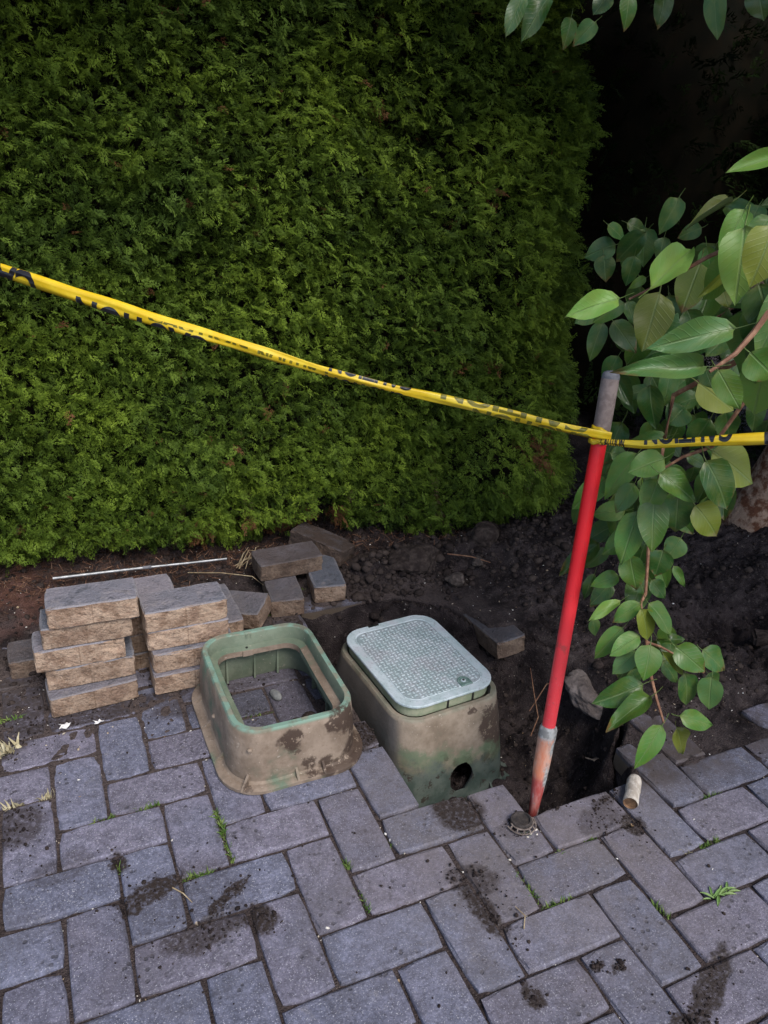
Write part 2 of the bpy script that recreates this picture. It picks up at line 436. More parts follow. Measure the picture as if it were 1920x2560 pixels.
def mat_box(name, H, muds, dust=0.75, tide=None, rimk=1.0):
    """green moulded plastic under dried tan dirt, green at the handled rim, wet mud splashes"""
    m = NT(name)
    o = m.objc(); z = m.sep(o)
    green = m.mix(m.ramp(m.noise(o, 12.0, 3.0), 0.35, 0.65), (0.075, 0.150, 0.100), (0.120, 0.215, 0.150))
    tan = m.mix(m.ramp(m.noise(o, 14.0, 4.0, 0.65), 0.30, 0.70), (0.150, 0.110, 0.080), (0.275, 0.215, 0.165))
    tan = m.mix(m.ramp(m.noise(o, 90.0, 3.0), 0.52, 0.70, 0, 0.4), tan, (0.15, 0.105, 0.075))
    d = m.math('ADD', m.ramp(m.noise(o, 7.0, 4.0, 0.6), 0.26, 0.46), 0.0)
    rim = m.ramp(z[2], H - 0.010, H - 0.001)
    worn = m.math('MULTIPLY', rim, m.ramp(m.noise(o, 30.0, 3.0), 0.60, 0.42, 0.35 * rimk, 0.95 * rimk))
    d = m.math('MULTIPLY', m.math('MULTIPLY', d, dust), m.math('SUBTRACT', 1.0, worn))
    green = m.mix(worn, green, (0.175, 0.285, 0.225))
    c = m.mix(d, green, tan)
    c = m.mix(m.ramp(m.noise(o, 130.0, 2.0), 0.66, 0.74, 0, 0.5), c, (0.42, 0.36, 0.30))
    nz = m.vec('SCALE', m.vec('SUBTRACT', m.noise(o, 30.0, 4.0, 0.65, color=True), (0.5, 0.5, 0.5)))
    nz.node.inputs['Scale'].default_value = 0.05
    q = m.vec('ADD', o, nz)
    tot = None
    for (x, y, zz, r, st) in muds:
        k = m.ramp(m.vec('DISTANCE', q, (x, y, zz)), r * 0.74, r * 1.10, st, 0.0)
        tot = k if tot is None else m.math('MAXIMUM', tot, k)
    if tot is not None:
        brk = m.ramp(m.noise(o, 60.0, 5.0, 0.75), 0.39, 0.44, 0.06, 1.0)
        c = m.mix(m.math('MULTIPLY', tot, brk), c, (0.048, 0.030, 0.022))
    if tide is not None:
        # rubbed green band and damp lower part left by the ground it stood in
        zz = m.math('ADD', z[2], m.math('MULTIPLY', m.math('SUBTRACT', m.noise(o, 16.0, 5.0, 0.65), 0.5), 0.16))
        zl = m.math('ADD', zz, m.math('MULTIPLY', z[0], 0.22))
        c = m.mix(m.math('MULTIPLY', m.ramp(zl, tide + .065, tide + .035), m.ramp(m.noise(o, 24.0, 3.0), .35, .6, .25, .8)), c, (0.090, 0.130, 0.075))
        low = m.ramp(zl, tide + .02, tide - .02)
        lowc = m.mix(m.ramp(m.noise(o, 22.0, 4.0), .38, .62), (0.040, 0.060, 0.052), (0.085, 0.105, 0.092))
        lowc = m.mix(m.ramp(m.noise(o, 34.0, 4.0, .7), .56, .64), lowc, (0.030, 0.022, 0.019))
        c = m.mix(m.math('MULTIPLY', low, .92), c, lowc)
        side = m.ramp(m.sep(m.n('ShaderNodeTexCoord').outputs['Normal'])[0], -.70, -.92, 0, .92)  # shade on the left face, painted into the colour
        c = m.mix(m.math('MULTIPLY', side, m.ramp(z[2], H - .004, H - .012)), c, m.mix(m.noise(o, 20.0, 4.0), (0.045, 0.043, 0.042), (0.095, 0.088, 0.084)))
    m.bump(m.math('ADD', m.noise(o, 120.0, 4.0, 0.7), m.noise(o, 30.0, 2.0)), 0.0015, 0.6)
    return m.done(c, 0.72, 0.3)

def mat_lid(name, k, rim=False):
    m = NT(name)
    o = m.objc()
    c = m.mix(m.ramp(m.noise(o, 18.0, 4.0, 0.65), 0.35, 0.65), (0.350, 0.430, 0.440), (0.490, 0.545, 0.575))
    c = m.mix(m.ramp(m.noise(o, 9.0, 4.0, 0.6), 0.50, 0.66, 0, 0.55), c, (0.34, 0.335, 0.36))
    c = m.mix(m.ramp(m.noise(o, 150.0, 3.0, 0.7), 0.54, 0.70, 0, 0.6), c, (0.17, 0.185, 0.185))
    c = m.mix(m.ramp(m.noise(o, 60.0, 3.0, 0.7), 0.58, 0.70, 0, 0.6), c, (0.20, 0.20, 0.205))
    hs = m.n('ShaderNodeHueSaturation'); m.put(hs.inputs['Color'], c); hs.inputs['Value'].default_value = k
    m.bump(m.noise(o, 220.0, 3.0, 0.7), 0.001, 0.5)
    return m.done(hs.outputs[0], 0.62, 0.35)

M = {}
M['paver'] = mat_paver()
M['brick'] = mat_brick()
M['soil'] = mat_soil()
M['clod'] = mat_clod()
M['fleck'] = mat_fleck()
M['thuja'] = mat_foliage("thuja_sprays", (0.062, 0.108, 0.012), (0.106, 0.168, 0.017), (0.066, 0.128, 0.034))
M['dark_foliage'] = mat_foliage("shade_foliage", (0.009, 0.018, 0.005), (0.014, 0.026, 0.007), (0.010, 0.020, 0.009), 0.15, 0.03)  # near-black green: deep shade is put into the leaf colour
M['leaf'] = mat_leaf()
M['grass'] = mat_simple("grass", (0.06, 0.12, 0.02), (0.15, 0.20, 0.05), 40.0, 0.6)
M['twig'] = mat_simple("twig", (0.16, 0.075, 0.045), (0.27, 0.15, 0.09), 60.0, 0.75)
M['dry'] = mat_simple("dry_stem", (0.26, 0.19, 0.11), (0.42, 0.34, 0.22), 60.0, 0.8)
M['bark'] = mat_simple("bark", (0.13, 0.055, 0.032), (0.34, 0.235, 0.175), 26.0, 0.9, 0.15, 0.0, 0.02, 0.42, 0.6)
M['core'] = mat_simple("inner_shade", (0.006, 0.006, 0.004), (0.010, 0.008, 0.005), 12.0, 0.95, 0.05)  # near black: the darkness inside hedge and shrubs is put into the colour
M['stone'] = mat_simple("stone", (0.16, 0.13, 0.115), (0.24, 0.20, 0.175), 40.0, 0.9, 0.2, 0.0, 0.006)
M['concrete'] = mat_simple("concrete_chunk", (0.085, 0.070, 0.066), (0.165, 0.140, 0.132), 25.0, 0.9, 0.2, 0.0, 0.008)
M['black'] = mat_simple("opening_black", (0.006, 0.006, 0.006), (0.014, 0.013, 0.012), 50.0, 0.5, 0.4)  # fills slots and holes with solid black, painting their inner shade
M['rod'] = mat_simple("galvanised_steel", (0.30, 0.31, 0.32), (0.50, 0.51, 0.53), 30.0, 0.5, 0.5, 0.6)

# ================================================================== LARGE STRUCTURE
W = 0.1                                    # paver module
HOLE = [(0.603, 0.100), (0.800, 0.100), (0.803, 0.0), (1.045, 0.0), (1.085, 0.045), (1.105, 0.105), (1.17, 0.16), (1.24, 0.26),
        (1.25, 0.38), (1.17, 0.59), (1.065, 0.625), (1.062, 0.68), (1.02, 0.80), (0.90, 0.885), (0.603, 0.893)]
SHARP = {0, 1, 2, 3, 4, 9, 10, 14, 13}            # edges held by pavers: cut straight down

def poly_dist(x, y):
    """signed distance to the dug hole (positive inside) and to its straight-cut edges"""
    inside = np.zeros(x.shape, bool)
    d_all = np.full(x.shape, 9.0); d_soft = np.full(x.shape, 9.0)
    n = len(HOLE)
    for i in range(n):
        (x0, y0), (x1, y1) = HOLE[i], HOLE[(i + 1) % n]
        c = ((y0 > y) != (y1 > y))
        with np.errstate(divide='ignore', invalid='ignore'):
            xx = (x1 - x0) * (y - y0) / (y1 - y0 if y1 != y0 else 1e-9) + x0
        inside ^= c & (x < xx)
        t = np.clip(((x - x0) * (x1 - x0) + (y - y0) * (y1 - y0)) / ((x1 - x0) ** 2 + (y1 - y0) ** 2), 0, 1)
        d = np.hypot(x - x0 - t * (x1 - x0), y - y0 - t * (y1 - y0))
        d_all = np.minimum(d_all, d)
        if i not in SHARP:
            d_soft = np.minimum(d_soft, d)
    return np.where(inside, d_all, -d_all), np.where(inside, d_soft, 0.0)

def bed_height(x, y):
    """soil outside the pavers"""
    h = -0.012 + 0.022 * sstep(0.93, 1.10, y) * sstep(2.6, 0.2, x)
    h = h + 0.065 * np.exp(-(((x - 1.45) / 0.34) ** 2 + ((y - 0.98) / 0.17) ** 2))          # spoil heap
    h = h + 0.045 * np.exp(-(((x - 1.02) / 0.25) ** 2 + ((y - 1.02) / 0.10) ** 2))
    h = h + 0.07 * np.exp(-(((x - 2.15) / 0.35) ** 2 + ((y - 0.75) / 0.25) ** 2))          # foot of the tree
    h = h - 0.10 * np.exp(-(((x - 1.80) / 0.17) ** 2 + ((y - 0.42) / 0.13) ** 2))          # hollow
    h = h + 0.03 * sstep(1.15, 1.6, x) * sstep(0.08, 0.2, y)
    return h

def soil_height(x, y):
    x = np.asarray(x, float); y = np.asarray(y, float)
    rough = fbm(x, y, 0, 9.0, 3, 3) * 0.012 + np.abs(fbm(x, y, 0, 22.0, 11, 3)) * 0.020 + fbm(x, y, 0, 90.0, 23, 2) * 0.0025
    bedm = np.maximum(sstep(0.90, 1.02, y + 0.04 * vnoise(x, y, 0, 9, 5)),
                      sstep(0.02, 0.10, y - 0.0 + 0.03 * vnoise(x, y, 0, 9, 6)) * sstep(1.10, 1.32, x))
    joint = -0.0085 + 0.0055 * sstep(0.15, 0.6, y) + 0.0020 * fbm(x, y, 0, 60.0, 31, 2)
    film = -0.020 + 0.026 * sstep(0.62, 0.95, y) + 0.010 * fbm(x, y, 0, 13.0, 41, 3) + 0.004 * fbm(x, y, 0, 50.0, 45, 2)   # washed soil over the back rows
    film = np.where(x > 0.585, film - 0.012, film)
    flat = np.maximum(joint, np.where((y > 0.55) & (x < 1.0), film, -1))
    filmr = -0.012 + 0.017 * sstep(-0.03, 0.14, y) + 0.012 * fbm(x, y, 0, 12.0, 46, 3)
    flat = np.maximum(flat, np.where((x > 1.07) & (y > -0.06), filmr, -1))
    h = flat * (1 - bedm) + (bed_height(x, y) + rough) * bedm
    d, ds = poly_dist(x, y)
    dn = d + 0.012 * fbm(x, y, 0, 14.0, 51, 3) * sstep(0.0, 0.04, ds)
    sharp = sstep(-0.018, 0.006, dn)
    soft = sstep(-0.01, 0.10, dn)
    wsoft = np.clip(1 - ds / 0.16, 0, 1) * (ds > 0)
    near = np.where(d > 0, wsoft, 0)
    prof = sharp * (1 - near) + soft * near
    outside_soft = (d <= 0) & (bedm > 0.5)
    prof = np.where(outside_soft, 0, prof)
    depth = 0.190 + 0.03 * sstep(0.35, 0.15, y) * sstep(0.75, 0.85, x)
    wall = (fbm(x, y, 0, 11.0, 61, 4) * 0.020 + np.abs(fbm(x, y, 0, 28.0, 67, 3)) * 0.022) * np.clip(prof * 3, 0, 1)
    return h * (1 - prof) + (-depth) * prof + wall * sstep(0.0, 0.10, d)

# ---- soil and joint sand: one sheet with the hole dug into it, a plain sheet beyond
gx = np.concatenate([np.arange(-1.6, -0.32, 0.04), np.arange(-0.32, 1.90, 0.0065), np.arange(1.90, 3.41, 0.03)])
gy = np.concatenate([np.arange(-1.4, -0.10, 0.05), np.arange(-0.10, 1.44, 0.0065), np.arange(1.44, 2.6, 0.05)])
GX, GY = np.meshgrid(gx, gy, indexing='ij')
GZ = soil_height(GX, GY)
GZ[0, :] = GZ[-1, :] = -0.012
GZ[:, 0] = GZ[:, -1] = -0.012
nx_, ny_ = GX.shape
idx = np.arange(nx_ * ny_).reshape(nx_, ny_)
fq = np.stack([idx[:-1, :-1], idx[1:, :-1], idx[1:, 1:], idx[:-1, 1:]], -1).reshape(-1, 4)
soil = tag(mesh_obj("soil", np_mesh("soil", np.stack([GX, GY, GZ], -1).reshape(-1, 3), fq, True), M['soil']), kind="structure")
x0, x1, y0, y1, FAR = gx[0], gx[-1], gy[0], gy[-1], 60.0
gv = [(-FAR, -FAR, -.012), (FAR, -FAR, -.012), (FAR, FAR, -.012), (-FAR, FAR, -.012), (x0, y0, -.012), (x1, y0, -.012), (x1, y1, -.012), (x0, y1, -.012)]
tag(mesh_obj("ground", np_mesh("ground", gv, [(0, 1, 5, 4), (1, 2, 6, 5), (2, 3, 7, 6), (3, 0, 4, 7)]), M['soil']), kind="structure")

# ---- pavement: herringbone, every paver a part
def paver_mesh(seed, lx=0.1950, ly=0.0950, h=0.055):
    rr = random.Random(seed)
    bm = bmesh.new()
    ins = 0.0035
    def ring(s, z, jit):
        vs = []
        n = 5
        hx, hy = lx / 2 - s, ly / 2 - s
        pts = []
        for k in range(n): pts.append((-hx + 2 * hx * k / n, -hy))
        for k in range(3): pts.append((hx, -hy + 2 * hy * k / 3))
        for k in range(n): pts.append((hx - 2 * hx * k / n, hy))
        for k in range(3): pts.append((-hx, hy - 2 * hy * k / 3))
        for (px, py) in pts:
            corner = abs(abs(px) - hx) < 1e-6 and abs(abs(py) - hy) < 1e-6
            cut = rr.choice((0.0015, 0.002, 0.003, 0.006)) if corner else (rr.uniform(.0015, .003) if rr.random() < .12 and z > -.004 else 0.0)
            px -= math.copysign(cut, px); py -= math.copysign(cut, py)
            vs.append(bm.verts.new((px + rr.uniform(-jit, jit), py + rr.uniform(-jit, jit), z + rr.uniform(-jit, jit) * 0.5)))
        return vs
    rings = [ring(0.0, -h, 0), ring(0.0, -0.006, 0.0006), ring(0.0014, -0.0022, 0.0007), ring(ins + .001, 0.0, 0.0007)]
    for a, b in zip(rings, rings[1:]):
        for k in range(16):
            bm.faces.new((a[k], a[(k + 1) % 16], b[(k + 1) % 16], b[k]))
    bm.faces.new(rings[-1])
    me = bpy.data.meshes.new("paver")
    bm.normal_update(); bm.to_mesh(me); bm.free()
    me.materials.append(M['paver'])
    return me

PAVERS = [paver_mesh(s) for s in range(7)]
HALF = paver_mesh(50, 0.0940, 0.0940)
pavement = tag(empty("pavement"), kind="structure")

def in_view(x, y, mx=260, my=260):
    v = Vector((x, y, 0)) - CAM
    d = v.dot(_fwd)
    if d < 0.25: return False
    px = 960 + 1960 * v.dot(_right) / d; py = 1280 + 1960 * v.dot(_down) / d
    return -mx < px < 1920 + mx and py < 2560 + my

REMOVED = {('H', 5, -9), ('V', 6, -8), ('V', 5, -7), ('H', 8, -8), ('V', 7, -9), ('H', 7, -7), ('V', 8, -6), ('H', 6, -6), ('H', 5, -5),
           ('V', 7, -5), ('H', 8, -4), ('V', 6, -4), ('V', 9, -3), ('H', 7, -3), ('H', 6, -2), ('V', 8, -2), ('H', 9, -1), ('V', 9, -7), ('V', 8, -10)}
n_pav = 0
for k in range(-30, 30):
    for mm in range(-30, 30):
        for t, i, j in (('H', k + 2 * mm, -k + 2 * mm), ('V', 2 + k + 2 * mm, -k + 2 * mm)):
            di, dj = (2, 1) if t == 'H' else (1, 2)
            cx, cy = (i + di / 2) * W, -(j + dj / 2) * W
            if not in_view(cx, cy) or (t, i, j) in REMOVED or cx > 2.1:
                continue
            # the bed begins behind the back rows and to the right of the hole
            if cy > 1.02: continue
            if cx > 0.80 and cy > 0.10 and (t, i, j) != ('V', 12, -2): continue
            if cx > 1.25 and cy > 0.0 and (t, i, j) != ('V', 12, -2): continue
            if cx > 0.82 and cx < 1.08 and cy > 0.01: continue
            n_pav += 1
            me = PAVERS[random.randrange(7)]
            o = mesh_obj("paver", me, None, pavement)
            rz = (0 if t == 'H' else math.pi / 2) + (math.pi if random.random() < .5 else 0) + random.uniform(-.008, .008)
            o.location = (cx + random.uniform(-.0013, .0013), cy + random.uniform(-.0013, .0013), random.uniform(-.0026, .0018))
            o.rotation_euler = (random.uniform(-.009, .009), random.uniform(-.006, .006), rz)
for (cx, cy) in ((0.55, 0.85), (0.55, 0.65), (0.55, 0.55)):
    o = mesh_obj("paver", HALF, None, pavement)
    o.location = (cx, cy, -0.001); o.rotation_euler = (0.01, 0.006, random.choice((0, 1.5708)))

# ---- hedge
def spray_variant(rr):
    """one flat scaly thuja spray, tip along +X, about 1 long, few triangles per scale"""
    V, F = [], []
    def spike(p, ang, L, w, z0, z1):
        b = len(V)
        q = (p[0] + math.cos(ang) * L, p[1] + math.sin(ang) * L)
        nx, ny = -math.sin(ang) * w, math.cos(ang) * w
        m = (p[0] + math.cos(ang) * L * .4, p[1] + math.sin(ang) * L * .4)
        V.extend([(m[0] + nx, m[1] + ny, z0 + .02), (q[0], q[1], z1), (m[0] - nx * .8, m[1] - ny * .8, z0 - .02)])
        F.append((b, b + 2, b + 1))
    bend = rr.uniform(-.3, .3)
    zc = lambda x: -0.25 * x * x + rr.uniform(-.04, .04)
    n = rr.choice((5, 5, 6))
    for t in (.05, .4, .7):
        spike((t - .15, bend * t * t), bend * t, .5, .030, zc(t), zc(t + .4))
    for k in range(n):
        t = .10 + .74 * k / (n - 1)
        for s in (1, -1):
            if rr.random() < .1: continue
            base = (t + (.04 if s > 0 else 0), bend * t * t)
            L = (.56 - .40 * t) * rr.uniform(.75, 1.25)
            ang = s * rr.uniform(.55, .95) + bend
            tip = (base[0] + math.cos(ang) * L * .8, base[1] + math.sin(ang) * L * .8)
            z0, z1 = zc(t), zc(t) - rr.uniform(-.06, .14)
            spike(base, ang, L, .030, z0, z1)
            for u in ((.3, .62) if L > .25 else (.45,)):
                q = (base[0] + (tip[0] - base[0]) * u, base[1] + (tip[1] - base[1]) * u)
                zq = z0 + (z1 - z0) * u
                spike(q, ang - s * .6, L * .48, .026, zq, zq - .03)
                if rr.random() < .45: spike(q, ang + s * .55, L * .38, .024, zq, zq - .03)
    return np.array(V, np.float32), np.array(F, np.int32)

_rr = random.Random(3)
SPRAYS = [spray_variant(_rr) for _ in range(7)]

def frames(axis, up):
    """rows X (axis), Y, Z for many sprays"""
    X = axis / np.linalg.norm(axis, axis=1, keepdims=True)
    Y = np.cross(up, X); Y /= np.linalg.norm(Y, axis=1, keepdims=True) + 1e-9
    Z = np.cross(X, Y)
    return np.stack([X, Y, Z], 1)

def scatter_mesh(name, pos, frm, size, tint, variants, var):
    Vs, Fs, Ts, base = [], [], [], 0
    for k, (V, F) in enumerate(variants):
        sel = np.nonzero(var == k)[0]
        if len(sel) == 0: continue
        v = np.einsum('vi,nij->nvj', V, frm[sel]) * size[sel, None, None] + pos[sel, None, :]
        nv = len(V)
        f = F[None] + (np.arange(len(sel)) * nv)[:, None, None] + base
        Vs.append(v.reshape(-1, 3)); Fs.append(f.reshape(-1, F.shape[1])); Ts.append(np.repeat(tint[sel], nv))
        base += len(sel) * nv
    return np_mesh(name, np.concatenate(Vs), np.concatenate(Fs), False, None, np.concatenate(Ts))

def hedge_face(x, z):
    y = 1.30 - 0.075 * x - 0.10 * sstep(0.85, 1.5, x)
    y = y + 0.034 * fbm(x, z, 0, 2.6, 71, 2) + 0.020 * fbm(x, z, 0, 8.0, 75, 2)
    y = y + 0.10 * sstep(0.16, 0.02, z)                                    # tucked in at the foot
    y = y + 0.60 * np.clip((x - 1.54) / 0.42, 0, 3) ** 2                       # turns away at its end
    y = y + 0.13 * fbm(x, z, 0, 3.6, 77, 3) * sstep(1.05, 1.4, x) * sstep(.05, .3, z)
    y = y + 0.45 * np.clip((x - 1.29) / 0.5, 0, 2) ** 2 * sstep(0.35, 0.9, z)   # shoulders of the last shrub
    y = y + 0.16 * np.exp(-(((x - 0.80) / 0.035) ** 2)) * sstep(0.24, 0.12, z)    # gap between two shrubs
    return y

def hedge_points(n, xr, zr):
    x = rng.uniform(*xr, n); z = zr[0] + (zr[1] - zr[0]) * rng.random(n)
    y = hedge_face(x, z)
    dens = vnoise(x, z, 0, 14.0, 81)
    deep = np.abs(rng.normal(0, 0.048, n)) + 0.025 * sstep(0.0, 0.6, dens) - 0.035 * (rng.random(n) < .22)
    low = 0.045 + 0.035 * vnoise(x, x * 0, 0, 7.0, 83) + 0.03 * vnoise(x, x * 0, 0, 19.0, 84)
    low = low - 0.035 * sstep(0.9, 1.3, x)
    keep = (z > low) & ~((np.abs(x - 0.80 + .05 * (z - .1)) < 0.035 - .05 * (z - .12)) & (z < 0.22))
    return np.stack([x, y + deep, z], 1)[keep], deep[keep]

P1, D1 = hedge_points(47000, (-0.50, 1.95), (0.02, 1.95))
P2, D2 = hedge_points(3600, (-1.7, -0.50), (0.02, 2.3))
P3, D3 = hedge_points(3200, (-0.7, 2.0), (1.95, 2.6))
HP = np.concatenate([P1, P2, P3]); HD = np.concatenate([D1, D2, D3])
n = len(HP)
outw = np.stack([0.15 + rng.normal(0, .55, n), -0.75 + rng.normal(0, .25, n), 0.05 + rng.normal(0, .50, n)], 1)
outw[:, 0] += 0.8 * np.clip((HP[:, 0] - 1.6) / 0.4, 0, 1)
upv = np.stack([rng.normal(0, .8, n), rng.normal(-.5, .5, n), 1.0 + rng.normal(0, .5, n)], 1)
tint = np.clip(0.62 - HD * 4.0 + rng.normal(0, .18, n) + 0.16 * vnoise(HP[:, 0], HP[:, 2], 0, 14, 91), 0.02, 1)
dead = np.zeros(n, bool)
for (dx, dz, dr) in ((1.27, 1.12, .028), (0.545, 0.135, .03), (0.40, 0.07, .05), (1.20, 0.62, .02), (1.48, 0.35, .05), (0.95, 1.32, .02), (0.80, 0.10, .07), (1.33, .62, .02), (0.7, 0.06, 0.05)):
    dead |= (np.hypot(HP[:, 0] - dx, HP[:, 2] - dz) < dr) & (rng.random(n) < .75)
dead |= rng.random(n) < 0.004
tint[dead] = 2.0
siz = rng.uniform(.028, .052, n)
siz[-(len(P2) + len(P3)):] *= 1.6
hedge = tag(empty("hedge", (0.3, 1.4, 0)), "tall clipped evergreen hedge with scaly green sprays behind the brick stacks", "hedge")
print('hedge tris', sum(len(SPRAYS[k][1]) for k in range(7)) / 7 * n)
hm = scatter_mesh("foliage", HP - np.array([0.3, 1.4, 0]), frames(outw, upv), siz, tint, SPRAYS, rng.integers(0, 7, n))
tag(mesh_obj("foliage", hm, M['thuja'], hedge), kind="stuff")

def tube_bm(bm, pts, rads, seg=6, cap=True):
    rings = []
    pts = [Vector(p) for p in pts]
    ref = Vector((0.31, 0.17, 0.93))
    for i, p in enumerate(pts):
        t = (pts[min(i + 1, len(pts) - 1)] - pts[max(i - 1, 0)]).normalized()
        if abs(t.dot(ref)) > .95: ref = Vector((1, .1, 0))
        u = t.cross(ref).normalized(); v = t.cross(u)
        rings.append([bm.verts.new(p + (u * math.cos(a) + v * math.sin(a)) * rads[i]) for a in (2 * math.pi * k / seg for k in range(seg))])
    for a, b in zip(rings, rings[1:]):
        for k in range(seg):
            bm.faces.new((a[k], a[(k + 1) % seg], b[(k + 1) % seg], b[k]))
    if cap:
        bm.faces.new(rings[0][::-1]); bm.faces.new(rings[-1])
    return rings

# woody inside of the hedge as an uneven slab, shade painted in near black
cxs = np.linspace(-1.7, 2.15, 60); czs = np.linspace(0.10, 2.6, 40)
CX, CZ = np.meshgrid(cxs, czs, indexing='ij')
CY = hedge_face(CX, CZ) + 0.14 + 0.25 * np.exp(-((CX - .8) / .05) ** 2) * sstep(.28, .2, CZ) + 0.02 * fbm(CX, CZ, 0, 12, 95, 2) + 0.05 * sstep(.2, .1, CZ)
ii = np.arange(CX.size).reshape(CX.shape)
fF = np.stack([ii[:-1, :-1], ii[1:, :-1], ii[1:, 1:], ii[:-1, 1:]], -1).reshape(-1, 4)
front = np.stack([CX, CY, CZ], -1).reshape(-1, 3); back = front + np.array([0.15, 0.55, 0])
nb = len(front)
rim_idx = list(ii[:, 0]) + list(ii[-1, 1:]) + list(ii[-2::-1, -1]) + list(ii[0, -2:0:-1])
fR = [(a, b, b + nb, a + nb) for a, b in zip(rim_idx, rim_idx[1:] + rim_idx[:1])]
mesh_obj("inner_shade_core", np_mesh("inner_shade_core", np.concatenate([front, back]) - np.array([0.3, 1.4, 0]), np.concatenate([fF, fF[:, ::-1] + nb, np.array(fR)])), M['core'], hedge)
for (sx, lean) in ((-0.55, .03), (-0.1, -.02), (0.32, .04), (0.62, -.03), (0.93, .03), (1.28, -.04), (1.55, .05)):
    bm = bmesh.new()
    yy = float(hedge_face(np.array([sx]), np.array([.3]))[0]) + .17
    tube_bm(bm, [(sx - .3, yy - 1.4, -.03), (sx + lean - .3, yy - 1.4 + .01, .1), (sx + lean * 2 - .3, yy - 1.4 + .03, .4)], [.022, .018, .012], 7)
    from_bm("trunk", bm, M['bark'], hedge, True)

# ---- dark masses added beyond the hedge's end to keep light out of the gap
def dark_mass(name, label, cat, c, r, n, size, core_scale=.8):
    root = tag(empty(name, (c[0], c[1], 0)), label, cat)
    d = rng.normal(0, 1, (n, 3)); d /= np.linalg.norm(d, axis=1, keepdims=True)
    k = 1 + .16 * fbm(d[:, 0], d[:, 1], d[:, 2], 2.4, 101, 3)
    rad = (rng.random(n) ** .25)[:, None] * k[:, None]
    p = d * rad * np.array(r) + np.array([0, 0, c[2]])
    keep = p[:, 2] > .02
    p, d = p[keep], d[keep]
    m = len(p)
    ax = d + rng.normal(0, .5, (m, 3)); up = rng.normal(0, 1, (m, 3)) + np.array([0, 0, .6])
    me = scatter_mesh("foliage", p, frames(ax, up), rng.uniform(.7, 1.3, m) * size, np.clip(rng.normal(.45, .2, m), 0, 1), SPRAYS[:3], rng.integers(0, 3, m))
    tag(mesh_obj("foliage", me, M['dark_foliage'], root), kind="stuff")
    bm = bmesh.new()
    bmesh.ops.create_icosphere(bm, subdivisions=4, radius=1)
    for v in bm.verts:
        s = core_scale * (1 + .12 * float(fbm(np.array([v.co.x]), np.array([v.co.y]), np.array([v.co.z]), 2.4, 101, 3)[0]))
        v.co = Vector((v.co.x * r[0] * s, v.co.y * r[1] * s, max(v.co.z * r[2] * s + c[2], .01)))
    from_bm("inner_shade_core", bm, M['core'], root, True)
    return root
dark_mass("added_dark_shrub", "near black evergreen mass added to darken the gap beyond the hedge end", "shrub", (2.75, 2.35, 1.25), (.95, .75, 1.6), 2600, .13)
dark_mass("added_dark_shrub", "near black bush mass added to block light behind the pear tree trunk at the right", "shrub", (3.35, 1.25, 0.95), (.65, .75, 1.3), 1500, .13)

# ---- pear tree: trunk, limbs, unseen canopy set for shade, hanging leaves each a part
tree = tag(empty("pear_tree", (2.22, 0.80, 0)), "broad leaved fruit tree with hanging leafy branches right of the red pole", "tree")
TB = Vector((2.22, 0.80, 0))
def tube_part(name, pts, rads, mat, parent, off=Vector((0, 0, 0)), seg=6, smooth=True, jitter=0.0):
    bm = bmesh.new()
    tube_bm(bm, [Vector(p) - off for p in pts], rads, seg)
    if jitter:
        for v in bm.verts:
            v.co += Vector([float(fbm(np.array([v.co.x]), np.array([v.co.y]), np.array([v.co.z + 7 * q]), 14.0, 111 + q, 3)[0]) * jitter for q in range(3)])
    return from_bm(name, bm, mat, parent, smooth)

tr_pts = [(2.20, .80, -.06), (2.21, .80, .03), (2.235, .79, .12), (2.28, .77, .30), (2.33, .74, .55), (2.36, .70, .85), (2.36, .66, 1.25), (2.33, .62, 1.7), (2.28, .6, 2.3)]
tp = []
for i in range(len(tr_pts) - 1):
    for k in range(4):
        t = k / 4
        tp.append(tuple(a + (b - a) * t for a, b in zip(tr_pts[i], tr_pts[i + 1])))
tp.append(tr_pts[-1])
tube_part("trunk", tp, [.125 - .035 * min(1, k / 6) - .0016 * k for k in range(len(tp))], M['bark'], tree, TB, 18, True, .014)

